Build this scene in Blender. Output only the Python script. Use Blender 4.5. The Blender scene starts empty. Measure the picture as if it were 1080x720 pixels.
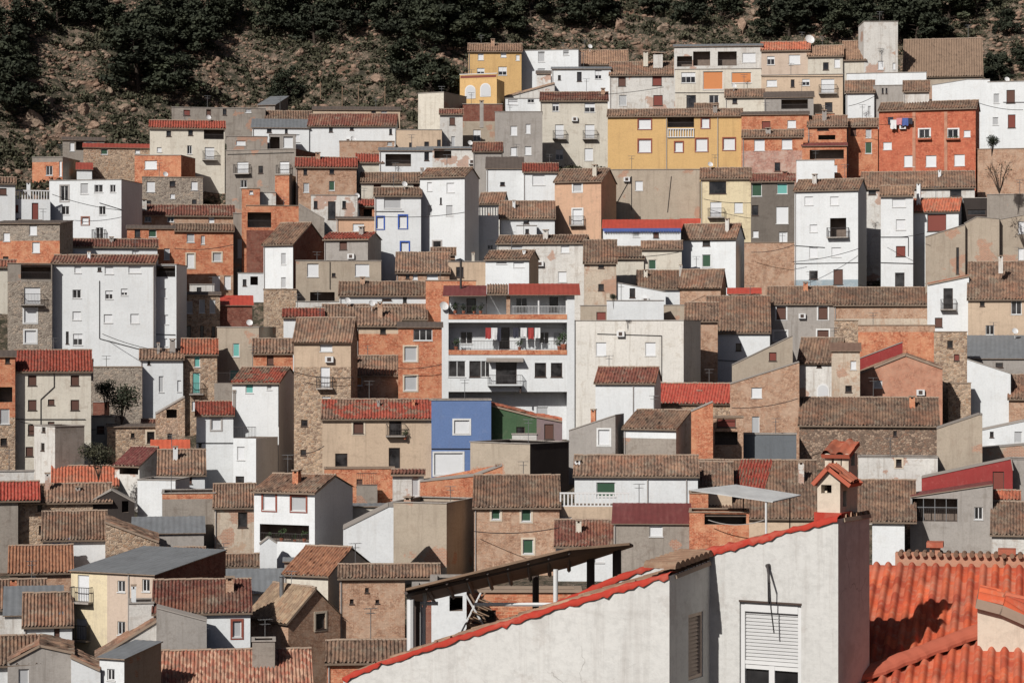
import bpy, math, random
import numpy as np
from mathutils import Vector, Matrix, noise as mnoise
R = math.radians
random.seed(7)
RNG = np.random.default_rng(11)
scene = bpy.context.scene
COL = scene.collection
F = 2400.0                       # focal length in survey pixels (80 mm on a 36 mm, 1080 px wide frame)
def kx(px): return (px-540.0)/F
def kz(py): return (360.0-py)/F

# ------------------------------------------------------------------ materials
def lin(c):
    c = c/255.0
    return c/12.92 if c <= 0.04045 else ((c+0.055)/1.055)**2.4
def C(r, g, b, m=1.12, ds=.14):
    q = [lin(v)*m for v in (r, g, b)]; l = .3*q[0]+.55*q[1]+.15*q[2]
    return tuple(min(0.86, v+(l-v)*ds) for v in q)+(1.0,)
class NT:
    def __init__(s, name, rough=0.9):
        s.m = bpy.data.materials.new(name); s.m.use_nodes = True
        s.t = s.m.node_tree; s.b = s.t.nodes['Principled BSDF']
        s.b.inputs['Roughness'].default_value = rough
        s.b.inputs['Specular IOR Level'].default_value = 0.25
    def n(s, typ, **kw):
        nd = s.t.nodes.new('ShaderNode'+typ)
        for k, v in kw.items():
            if k in nd.inputs: s.set(nd.inputs[k], v)
            else: setattr(nd, k, v)
        return nd
    def set(s, sock, v):
        if isinstance(v, bpy.types.NodeSocket): s.t.links.new(v, sock)
        else: sock.default_value = v
    def vec(s):
        uv = s.n('UVMap'); oi = s.n('ObjectInfo')
        w = s.n('Math', operation='MULTIPLY'); s.set(w.inputs[0], oi.outputs['Random']); w.inputs[1].default_value = 93.0
        a = s.n('VectorMath', operation='ADD'); s.set(a.inputs[0], uv.outputs[0]); s.set(a.inputs[1], w.outputs[0])
        return a.outputs[0]
    def scale(s, v, x, y, z=1):
        a = s.n('VectorMath', operation='MULTIPLY'); s.set(a.inputs[0], v); a.inputs[1].default_value = (x, y, z)
        return a.outputs[0]
    def noise(s, v, sc, det=4, rough=.6):
        nn = s.n('TexNoise'); s.set(nn.inputs['Vector'], v); nn.inputs['Scale'].default_value = sc
        nn.inputs['Detail'].default_value = det; nn.inputs['Roughness'].default_value = rough
        return nn.outputs['Fac']
    def ramp(s, f, stops, interp='LINEAR'):
        r = s.n('ValToRGB'); r.color_ramp.interpolation = interp
        e = r.color_ramp.elements
        while len(e) < len(stops): e.new(0.5)
        for el, (p, c) in zip(e, stops):
            el.position = p; el.color = c if len(c) == 4 else tuple(c)+(1,)
        s.set(r.inputs[0], f); return r.outputs[0]
    def rangef(s, f, a, b, c=0., d=1.):
        m = s.n('MapRange'); s.set(m.inputs[0], f)
        for i, v in enumerate((a, b, c, d)): m.inputs[i+1].default_value = v
        return m.outputs[0]
    def mix(s, f, a, b, mode='MIX'):
        m = s.n('Mix', data_type='RGBA', blend_type=mode)
        s.set(m.inputs[0], f); s.set(m.inputs[6], a); s.set(m.inputs[7], b); return m.outputs[2]
    def math(s, op, a, b=0.):
        m = s.n('Math', operation=op); s.set(m.inputs[0], a); s.set(m.inputs[1], b); return m.outputs[0]
    def bump(s, h, st=.3, d=.03):
        b = s.n('Bump'); b.inputs['Strength'].default_value = st; b.inputs['Distance'].default_value = d
        s.set(b.inputs['Height'], h); s.set(s.b.inputs['Normal'], b.outputs[0])
    def out(s, c): s.set(s.b.inputs['Base Color'], c); return s.m
def mul(c, k): return tuple(min(.86, v*k) for v in c[:3])+(1,)

def plaster(name, col, dirt=.35, dcol=None, patch=.12, cracks=False, peel=False):
    t = NT(name); v = t.vec()
    dcol = dcol or C(140, 118, 98)
    big = t.noise(v, .35, 5, .65)
    c = t.mix(t.rangef(big, .3, .72), mul(col, 1-patch), mul(col, 1.04))
    st = t.noise(t.scale(v, 2.2, .16), 1., 5, .7)                    # rain streaks
    c = t.mix(t.rangef(st, .52, .68, 0, dirt), c, mul(dcol, .8))
    pt = t.noise(v, .9, 6, .72)                                      # blotchy repairs
    c = t.mix(t.rangef(pt, .56, .61, 0, dirt*.85), c, mul(dcol, 1.1))
    fine = t.noise(v, 5.5, 5, .8)
    c = t.mix(t.rangef(fine, .46, .62, 0, .1+.6*dirt), c, mul(col, .6))
    bl = t.noise(t.scale(v, .5, 2.6), 1., 5, .75)                    # joints and courses grinning through
    c = t.mix(t.rangef(bl, .55, .68, 0, dirt*.55), c, mul(dcol, .8))
    oi = t.n('ObjectInfo'); hv = t.n('HueSaturation'); t.set(hv.inputs['Color'], c); t.set(hv.inputs['Value'], t.rangef(oi.outputs['Random'], 0, 1, .94, 1.05)); c = hv.outputs[0]
    if peel:                                    # render fallen off, masonry showing
        b = t.n('TexBrick'); t.set(b.inputs['Vector'], v); b.inputs['Scale'].default_value = 1.; b.inputs['Brick Width'].default_value = .32; b.inputs['Row Height'].default_value = .13
        b.inputs['Mortar Size'].default_value = .02; b.inputs['Color1'].default_value = C(178,112,80); b.inputs['Color2'].default_value = C(150,98,74); b.inputs['Mortar'].default_value = C(176,150,126)
        q = t.math('ADD', t.noise(v, .33, 3, .5), t.math('MULTIPLY', t.noise(v, 3., 5, .7), .16))
        q2 = t.math('ADD', q, t.math('MULTIPLY', oi.outputs['Random'], .05))
        c = t.mix(t.rangef(q2, .735-.05*dirt, .755-.05*dirt, 0, .75), c, b.outputs['Color'])
    if cracks:
        w = t.n('TexNoise'); t.set(w.inputs['Vector'], v); w.inputs['Scale'].default_value = 1.6; w.inputs['Detail'].default_value = 6.
        ad = t.n('VectorMath', operation='MULTIPLY_ADD'); t.set(ad.inputs[0], w.outputs['Color']); ad.inputs[1].default_value = (.5,.5,.5); t.set(ad.inputs[2], v)
        ve = t.n('TexVoronoi', feature='DISTANCE_TO_EDGE'); t.set(ve.inputs['Vector'], ad.outputs[0]); ve.inputs['Scale'].default_value = .55
        cm = t.math('MULTIPLY', t.rangef(ve.outputs['Distance'], .004, .0, 0, .7), t.rangef(t.noise(v, .5, 3), .5, .6))
        c = t.mix(cm, c, mul(dcol, .5))
        c = t.mix(t.rangef(t.noise(t.scale(v, 5., .22), 1., 6, .75), .55, .7, 0, .3), c, mul(dcol, .85))
    t.bump(t.noise(v, 5, 5, .7), .35, .03)
    return t.out(c)
def brick(name, c1, c2, mort, patch=None, pf=.5):
    t = NT(name); v = t.vec()
    b = t.n('TexBrick'); t.set(b.inputs['Vector'], v); b.inputs['Scale'].default_value = 1.
    b.inputs['Brick Width'].default_value = .30; b.inputs['Row Height'].default_value = .115
    b.inputs['Mortar Size'].default_value = .014; b.inputs['Color1'].default_value = c1
    b.inputs['Color2'].default_value = c2; b.inputs['Mortar'].default_value = mort
    b.inputs['Bias'].default_value = .0
    n1 = t.noise(v, 3.2, 6, .8)
    c = t.mix(t.rangef(n1, .45, .58, 0, .8), b.outputs['Color'], mul(c2, .55))
    n2 = t.noise(v, .8, 7, .78)
    c = t.mix(t.rangef(n2, .49, .56, 0, min(1, pf*1.25)), c, patch or mul(mort, .95))
    n5 = t.noise(v, 4.5, 4, .7)
    c = t.mix(t.rangef(n5, .54, .62, 0, .7), c, mul(mort, 1.05))
    n4 = t.noise(t.scale(v, 1.2, 4.5), 1.3, 5, .7)
    c = t.mix(t.rangef(n4, .52, .62, 0, .5), c, mort)
    n3 = t.noise(t.scale(v, 1.5, .3), 1, 4)
    c = t.mix(t.rangef(n3, .55, .75, 0, .4), c, mul(c2, .5))
    t.bump(t.math('ADD', b.outputs['Fac'], t.noise(v, 6, 4)), .5, .03)
    return t.out(c)
def stone(name, cols, mort, sc=3.2, pf=.35):
    t = NT(name); v = t.vec()
    w = t.n('TexNoise'); t.set(w.inputs['Vector'], v); w.inputs['Scale'].default_value = 2.
    ad = t.n('VectorMath', operation='MULTIPLY_ADD'); t.set(ad.inputs[0], w.outputs['Color']); ad.inputs[1].default_value = (.3,.3,.3); t.set(ad.inputs[2], v)
    sv = t.scale(ad.outputs[0], 1, 1.45)
    vo = t.n('TexVoronoi'); t.set(vo.inputs['Vector'], sv); vo.inputs['Scale'].default_value = sc
    ve = t.n('TexVoronoi', feature='DISTANCE_TO_EDGE'); t.set(ve.inputs['Vector'], sv); ve.inputs['Scale'].default_value = sc
    sx = t.n('SeparateColor'); t.set(sx.inputs[0], vo.outputs['Color'])
    c = t.ramp(sx.outputs[0], [(i/len(cols), q) for i, q in enumerate(cols)], 'CONSTANT')
    e = t.rangef(ve.outputs['Distance'], .02, .12)
    c = t.mix(e, mort, c)
    n2 = t.noise(v, .45, 5, .7)
    c = t.mix(t.rangef(n2, .5, .64, 0, pf), c, mort)
    c = t.mix(t.rangef(t.noise(v, 8, 4, .7), .4, .75, 0, .3), c, mul(cols[0], .5))
    t.bump(t.math('ADD', e, t.noise(v, 7, 4)), .7, .05)
    return t.out(c)
def calm(cs, k=.62):
    m = [sum(c[i] for c in cs)/len(cs) for i in range(3)]
    return [tuple(m[i]+(c[i]-m[i])*k for i in range(3))+(1,) for c in cs]
def tiles(name, cols, patch=None, pf=.6, pr=(.5,.6), dark=.5, vary=False):
    t = NT(name, .95); uv = t.n('UVMap'); oi = t.n('ObjectInfo')
    fl = t.n('VectorMath', operation='FLOOR'); t.set(fl.inputs[0], uv.outputs[0])
    ad = t.n('VectorMath', operation='ADD'); t.set(ad.inputs[0], fl.outputs[0])
    w = t.math('MULTIPLY', oi.outputs['Random'], 57.); t.set(ad.inputs[1], w)
    wn = t.n('TexWhiteNoise', noise_dimensions='3D'); t.set(wn.inputs['Vector'], ad.outputs[0])
    cols = calm(cols); patch = calm(patch) if patch else None
    c = t.ramp(wn.outputs['Value'], [(i/len(cols), q) for i, q in enumerate(cols)], 'CONSTANT')
    tc = t.n('TexCoord'); ob = t.n('VectorMath', operation='ADD'); t.set(ob.inputs[0], tc.outputs['Object']); t.set(ob.inputs[1], w)
    if patch:
        n = t.noise(ob.outputs[0], .45, 4, .6)
        pc = t.ramp(wn.outputs['Value'], [(i/len(patch), q) for i, q in enumerate(patch)], 'CONSTANT')
        c = t.mix(t.rangef(n, pr[0], pr[1], 0, pf), c, pc)
    if vary:
        n = t.noise(ob.outputs[0], .3, 4, .65)
        c = t.mix(t.rangef(n, .52, .62, 0, .45), c, C(150, 96, 68))          # newer terracotta replacements
        n = t.noise(ob.outputs[0], .7, 5, .7)
        c = t.mix(t.rangef(n, .54, .64, 0, .55), c, C(138, 128, 110))        # lichen bleached stretches
    n = t.noise(ob.outputs[0], 1.1, 5, .7)
    c = t.mix(t.rangef(n, .46, .62, 0, dark), c, mul(cols[0], .5))
    hv = t.n('HueSaturation'); t.set(hv.inputs['Color'], c); t.set(hv.inputs['Value'], t.rangef(oi.outputs['Random'], 0, 1, .74, 1.12))
    hv.inputs['Saturation'].default_value = 1.; c = hv.outputs[0]
    n = t.noise(ob.outputs[0], 5., 4, .7)
    c = t.mix(t.rangef(n, .5, .75, 0, .4), c, C(165, 148, 122))
    t.bump(t.noise(ob.outputs[0], 14, 3), .3, .02)
    return t.out(c)
def plain(name, col, rough=.7, var=.15, metal=0., sc=2.):
    t = NT(name, rough); v = t.n('TexCoord').outputs['Object']
    n = t.noise(v, sc, 5, .7)
    t.b.inputs['Metallic'].default_value = metal
    return t.out(t.mix(t.rangef(n, .3, .7), mul(col, 1-var), mul(col, 1+var*.5)))
def sheet(name, col, rough=.55, rust=None, rf=.4):
    t = NT(name, rough); v = t.n('TexCoord').outputs['Object']
    c = t.mix(t.rangef(t.noise(v, .7, 5, .7), .3, .7), mul(col, .82), mul(col, 1.1))
    c = t.mix(t.rangef(t.noise(t.scale(v, 2.5, .5, 1), 1., 5, .7), .5, .72, 0, rf), c, rust or mul(col, .6))
    return t.out(c)
def glass(name='window_glass'):
    t = NT(name, .08); t.b.inputs['Specular IOR Level'].default_value = .5
    v = t.vec()
    c = t.mix(t.rangef(t.noise(v, .8, 3), .4, .65), C(26, 25, 26), C(62, 60, 60))
    return t.out(c)
def blind(name, col):
    t = NT(name, .6); uv = t.n('UVMap'); sp = t.n('SeparateXYZ'); t.set(sp.inputs[0], uv.outputs[0])
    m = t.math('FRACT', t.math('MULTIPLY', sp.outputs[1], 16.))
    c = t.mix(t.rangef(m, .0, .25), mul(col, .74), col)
    c = t.mix(t.rangef(t.noise(t.vec(), 1.2, 4), .5, .75, 0, .25), c, mul(col, .75))
    t.bump(m, .3, .02)
    return t.out(c)

MATS = {}
def M(key):
    if key not in MATS: MATS[key] = MDEF[key]()
    return MATS[key]
BR = dict(brown=[C(122,93,75),C(98,76,63),C(143,114,92),C(84,66,56),C(133,95,74),C(110,90,76)],
          dred=[C(118,60,48),C(106,56,46),C(128,72,56),C(98,54,45),C(112,68,56)],
          red=[C(148,60,42,ds=.08),C(136,54,40,ds=.08),C(158,70,50),C(122,50,38),C(142,68,50)],
          orange=[C(186,92,58),C(172,82,52),C(160,92,66),C(192,104,66),C(150,84,60)],
          tan=[C(160,122,94),C(146,108,84),C(172,136,106),C(132,100,80)])
MDEF = dict(
  wh=lambda: plaster('white_plaster', C(212,213,212), .18, C(178,170,160), .07),
  wg=lambda: plaster('aged_white_plaster', C(205,200,192), .5, C(150,130,112), .14, peel=True),
  cr=lambda: plaster('cream_plaster', C(204,195,178), .3, None, .1),
  cw=lambda: plaster('pale_stained_plaster', C(206,200,190), .4, C(160,146,128), .1),
  pk=lambda: plaster('pinkish_plaster', C(192,170,150), .2, None, .08),
  be=lambda: plaster('beige_plaster', C(196,170,142), .3, None, .1),
  oc=lambda: plaster('ochre_plaster', C(208,166,100), .34, C(180,140,90), .06),
  ye=lambda: plaster('pale_yellow_plaster', C(214,196,156), .34, None, .08),
  yb=lambda: plaster('cream_grey_plaster', C(214,196,158), .3, C(165,150,134), .1),
  pe=lambda: plaster('peach_plaster', C(204,160,126), .34, None, .08),
  gr=lambda: plaster('grey_plaster', C(158,150,142), .4, C(120,110,100), .14),
  gd=lambda: plaster('dark_grey_plaster', C(118,108,98), .4, C(90,80,72), .16),
  bg=lambda: plaster('blue_grey_render', C(104,108,112), .3, C(90,90,90), .1),
  tn=lambda: plaster('tan_cement', C(170,154,134), .4, C(140,122,104), .14, peel=True),
  cb=lambda: plaster('bare_cement', C(154,143,131), .55, C(112,98,86), .2, peel=True),
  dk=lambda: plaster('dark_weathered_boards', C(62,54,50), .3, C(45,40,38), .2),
  mv=lambda: plaster('mauve_plaster', C(132,112,112), .3, None, .1),
  bl=lambda: plaster('blue_paint', C(92,117,162), .34, C(110,125,160), .07),
  bp2=lambda: plaster('faded_blue_paint', C(148,162,168), .4, C(190,185,180), .15),
  gn=lambda: plaster('green_paint', C(70,98,66), .45, C(96,104,80), .25),
  rd=lambda: plaster('red_paint', C(148,48,44), .3, C(170,90,80), .15),
  rb=lambda: brick('orange_red_brick', C(194,88,54), C(180,78,48), C(200,122,84), C(204,110,72), .45),
  sa=lambda: brick('salmon_block', C(198,136,104), C(190,124,94), C(176,130,104), C(200,146,116), .5),
  br=lambda: brick('orange_brick', C(198,104,60), C(176,86,50), C(208,152,112), C(204,138,96), .6),
  bt=lambda: brick('tan_brick', C(182,136,104), C(158,112,84), C(192,160,132), C(184,152,126), .6),
  bd=lambda: brick('dark_red_brick', C(134,70,52), C(116,60,46), C(140,96,78)),
  bp=lambda: brick('pink_brick', C(188,132,112), C(176,118,100), C(190,160,142), C(196,168,150), .6),
  st=lambda: stone('tan_stone', [C(150,122,98),C(178,148,118),C(132,106,86),C(192,160,130),C(164,128,98)], C(178,156,132), 3.0),
  sg=lambda: stone('grey_stone', [C(142,128,114),C(160,146,130),C(122,108,96),C(170,150,130)], C(160,146,130), 3.0, .5),
  ru=lambda: stone('rubble_stone', [C(128,104,86),C(156,130,108),C(108,88,74),C(170,142,118),C(140,106,84)], C(126,106,90), 3.6, .3),
  st2=lambda: plaster('crumbling_plaster', C(196,178,156), .8, C(168,132,104), .2, peel=True),
  t_brown=lambda: tiles('brown_roof_tiles', BR['brown'], BR['tan'], .7, (.5,.62), vary=True),
  t_dred=lambda: tiles('dull_red_roof_tiles', BR['dred'], BR['brown'], .7, (.5,.62), vary=True),
  t_red=lambda: tiles('red_roof_tiles', BR['red'], BR['dred'], .6),
  t_vred=lambda: tiles('bright_red_roof_tiles', [C(164,60,42),C(154,54,40),C(172,70,50)], None, dark=.3),
  t_orange=lambda: tiles('orange_roof_tiles', BR['orange'], BR['tan'], .5),
  t_tan=lambda: tiles('tan_roof_tiles', BR['tan'], BR['brown'], .5),
  t_wtan=lambda: plaster('weathered_tan_boards', C(142,116,94), .6, C(108,88,72), .2),
  t_ochre=lambda: tiles('ochre_roof_tiles', [C(158,104,72),C(146,94,66),C(168,114,80),C(136,90,66)], None, dark=.3),
  t_straw=lambda: tiles('straw_roof_tiles', [C(168,142,112),C(150,124,98),C(180,152,120),C(138,112,90),C(160,120,90)], BR['brown'], .5),
  t_mix=lambda: tiles('brown_and_orange_tiles', BR['brown'], BR['red'], 1., (.5,.53)),
  t_redmix=lambda: tiles('red_and_brown_tiles', BR['red'], BR['brown'], 1., (.5,.53)),
  t_patch=lambda: tiles('patched_roof_tiles', BR['brown'], [C(176,66,44),C(166,60,42)], 1., (.56,.58)),
  t_mottle=lambda: tiles('mottled_roof_tiles', [C(150,100,78),C(172,130,102),C(140,74,56),C(186,150,122),C(160,84,60),C(118,86,70)], None, dark=.4),
  t_maroon=lambda: tiles('maroon_roof_tiles', [C(116,58,54),C(104,54,50),C(126,66,60)], None, dark=.3),
  t_fg=lambda: tiles('terracotta_roof_tiles', [C(192,82,46,ds=.05),C(178,72,42,ds=.05),C(204,98,58,ds=.05),C(158,64,44,ds=.05),C(196,106,72)], [C(184,100,70),C(160,68,46)], .5, (.5,.64), dark=.35),
  s_grey=lambda: sheet('grey_roof_sheet', C(112,114,116), .6, C(84,82,80)),
  s_dark=lambda: sheet('dark_roof_slab', C(92,80,72), .8),
  s_red=lambda: sheet('red_roof_sheet', C(150,62,46), .7),
  s_rsheet=lambda: sheet('bright_red_roof_sheet', C(178,60,40), .6, C(136,54,42)),
  s_brownsheet=lambda: sheet('brown_roof_sheet', C(120,92,76), .8),
  s_orange=lambda: sheet('orange_roof_sheet', C(196,84,48), .7),
  s_maroon=lambda: sheet('maroon_roof_sheet', C(112,54,52), .5, C(150,100,90), .3),
  conc=lambda: plaster('grey_coping', C(164,154,144), .5, C(110,100,92), .2),
  edge=lambda: plain('roof_edge_mortar', C(150,128,108)),
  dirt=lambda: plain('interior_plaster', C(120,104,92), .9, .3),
  frame=lambda: plain('white_frame', C(205,203,200), .5, .06),
  dframe=lambda: plain('dark_frame', C(78,62,54), .6),
  glass=glass,
  bw=lambda: blind('white_blind', C(214,214,214)),
  by=lambda: blind('pale_grey_blind', C(172,172,172)),
  bb=lambda: blind('brown_blind', C(98,66,54)),
  brr=lambda: blind('red_brown_blind', C(128,62,50)),
  bgn=lambda: blind('green_blind', C(52,84,62)),
  btq=lambda: blind('turquoise_blind', C(96,168,158)),
  bor=lambda: blind('orange_blind', C(206,126,62)),
  iron=lambda: plain('iron_railing', C(64,58,56), .6),
  sur_gr=lambda: plain('grey_surround', C(160,152,146)), sur_br=lambda: plain('brown_surround', C(140,92,76)),
  sur_bl=lambda: plain('blue_surround', C(44,84,170)), sur_wh=lambda: plain('white_surround', C(212,210,206)),
  sur_cr=lambda: plain('cream_surround', C(202,184,160)), sur_rb=lambda: plain('red_brown_surround', C(140,70,52)),
  mt=lambda: plain('galvanised_metal', C(140,140,140), .45, .2, .6),
  wire=lambda: plain('black_cable', C(52,48,48), .7),
  pipe=lambda: plain('grey_pipe', C(158,150,144), .6),
  blue=lambda: plain('blue_fabric', C(70,90,150), .8),
  white=lambda: plain('white_fabric', C(208,206,204), .8),
  pot=lambda: plain('terracotta_pot', C(176,98,66), .8),
)
# ------------------------------------------------------------------ mesh helpers
class MB:
    """collects polygons with uv and material slot, links them as ONE mesh object"""
    def __init__(s): s.v = []; s.f = []; s.uv = []; s.m = []
    def poly(s, pts, uv=None, m=0):
        i = len(s.v); s.v += [tuple(p) for p in pts]; s.f.append(tuple(range(i, i+len(pts))))
        s.uv += uv if uv else [(0., 0.)]*len(pts); s.m.append(m)
    def box(s, x0, x1, y0, y1, z0, z1, m=0, T=None):
        P = [(x, y, z) for x in (x0, x1) for y in (y0, y1) for z in (z0, z1)]
        if T: P = [T(*p) for p in P]
        dx, dy, dz = x1-x0, y1-y0, z1-z0
        for q, a, b in (((0,4,5,1),dx,dz),((2,3,7,6),dx,dz),((0,1,3,2),dz,dy),((4,6,7,5),dy,dz),((0,2,6,4),dy,dx),((1,5,7,3),dx,dy)):
            pts = [P[i] for i in q]
            s.poly(pts, [(0,0),(a,0),(a,b),(0,b)], m)
    def tube(s, a, b, r, n=6, r2=None, m=0, cap=True):
        a, b = Vector(a), Vector(b); d = (b-a)
        if d.length < 1e-6: return
        q = d.to_track_quat('Z', 'Y'); r2 = r if r2 is None else r2
        A = [a+q@Vector((math.cos(t)*r, math.sin(t)*r, 0)) for t in [2*math.pi*i/n for i in range(n)]]
        B = [b+q@Vector((math.cos(t)*r2, math.sin(t)*r2, 0)) for t in [2*math.pi*i/n for i in range(n)]]
        for i in range(n):
            j = (i+1) % n; s.poly([A[i], A[j], B[j], B[i]], [(i/n,0),((i+1)/n,0),((i+1)/n,d.length),(i/n,d.length)], m)
        if cap: s.poly(A[::-1], None, m); s.poly(B, None, m)
    def build(s, name, mats, parent=None, basis=None):
        me = bpy.data.meshes.new(name); me.from_pydata(s.v, [], s.f)
        u = me.uv_layers.new(name='UVMap')
        u.data.foreach_set('uv', np.array(s.uv, 'f').ravel())
        mats = mats if isinstance(mats, (list, tuple)) else [mats]
        for k in mats: me.materials.append(M(k))
        me.polygons.foreach_set('material_index', s.m); me.update()
        return link(name, me, parent, basis)
def link(name, me, parent=None, basis=None):
    o = bpy.data.objects.new(name, me); COL.objects.link(o)
    if parent is not None: o.parent = parent
    if basis is not None: o.matrix_basis = basis
    return o
def grid_mesh(name, V, UV, mats, extra=None, smooth=False):
    """V: rows x cols x 3 array -> quad sheet; extra: MB whose faces (slot 1) are appended"""
    r, c, _ = V.shape
    idx = np.arange(r*c).reshape(r, c)
    q = np.stack([idx[:-1,:-1], idx[:-1,1:], idx[1:,1:], idx[1:,:-1]], -1).reshape(-1, 4)
    vs = V.reshape(-1, 3); uv = UV.reshape(-1, 2)[q.ravel()]
    nq = len(q); loops = q.ravel(); starts = np.arange(nq)*4; mi = np.zeros(nq, int)
    if extra and extra.f:
        ev = np.array(extra.v); el = np.concatenate([np.array(f) for f in extra.f])+len(vs)
        tot = [len(f) for f in extra.f]; es = len(loops)+np.concatenate([[0], np.cumsum(tot)[:-1]])
        vs = np.concatenate([vs, ev]); loops = np.concatenate([loops, el]); starts = np.concatenate([starts, es])
        uv = np.concatenate([uv, np.array(extra.uv)]); mi = np.concatenate([mi, np.array(extra.m, int)])
    me = bpy.data.meshes.new(name)
    me.vertices.add(len(vs)); me.vertices.foreach_set('co', vs.astype('f').ravel())
    me.loops.add(len(loops)); me.loops.foreach_set('vertex_index', loops.astype('i'))
    me.polygons.add(len(starts)); me.polygons.foreach_set('loop_start', starts.astype('i'))
    me.uv_layers.new(name='UVMap').data.foreach_set('uv', uv.astype('f').ravel())
    for k in mats: me.materials.append(M(k))
    me.polygons.foreach_set('material_index', mi.astype('i'))
    me.update(calc_edges=True); me.validate()
    if smooth: me.shade_smooth()
    return me
def tile_sheet(O, U, V, L, RUN, pitch=.34, course=.45, amp=.125, seg=8, jit=.018, kind='t', extra=None, mats=('t_brown','edge'), name='roof', smooth=False, sag=.09):
    """roof sheet: origin O (lower left), unit U along the eave, unit V up the slope; N = UxV is up"""
    O, U, V = Vector(O), Vector(U), Vector(V); N = U.cross(V).normalized()
    nt = max(2, round(L/pitch)); p = L/nt; nc = max(1, round(RUN/course)); cl = RUN/nc
    if kind == 't':
        us = np.arange(nt*seg+1)/seg
        ph = us % 1.0
        prof = np.where(ph < .62, amp*np.clip(np.sin(np.pi*ph/.62), 0, 1)**.75, -.012)
        rows = []
        for j in range(nc): rows += [(j, 0.0, .012), (j, .999, 0.)]
    else:
        us = np.arange(nt*4+1)/4; prof = .018*np.sin(2*np.pi*us); rows = [(j, 0., 0.) for j in range(nc)]+[(nc-1, .999, 0.)]
    nr = len(rows); W = np.zeros((nr, len(us), 3)); UV = np.zeros((nr, len(us), 2))
    tj = RNG.normal(0, jit if kind == 't' else .004, (nc+1, nt+1)); sl = abs(RNG.normal(0, 1, (nc+1, nt+1)))*(.028 if kind == 't' else 0)
    ti = np.minimum(us.astype(int), nt-1)
    ofs = RNG.random()*100
    sg = sag*np.sin(us/nt*math.pi*RNG.uniform(1,2.4)+ofs)
    if kind != 't': sg = sg*.08
    On, Un, Vn, Nn = (np.array(a) for a in (O, U, V, N))
    for k, (j, fr, lift) in enumerate(rows):
        t = (j+fr)*cl + sl[j, ti]*(1 if fr < .5 else 0)*2
        h = prof + lift + tj[j, ti] + sg*math.sin(math.pi*min(1, (j+fr)/nc*.9+.05))
        W[k] = On + np.outer(us*p, Un) + np.outer(t, Vn) + np.outer(h, Nn)
        UV[k, :, 0] = us; UV[k, :, 1] = j+fr
    ex = extra or MB()
    th = .07 if kind != 't' else .07+sag*1.05
    a, b, c, d = O, O+U*L, O+U*L+V*RUN, O+V*RUN
    dn = -N*th
    for q in ((a+dn, d+dn, c+dn, b+dn), (a+dn, b+dn, b, a), (b+dn, c+dn, c, b), (d+dn, a+dn, a, d), (c+dn, d+dn, d, c)): ex.poly(q, None, 1)
    return grid_mesh(name, W, UV, mats, ex, smooth)

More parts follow.
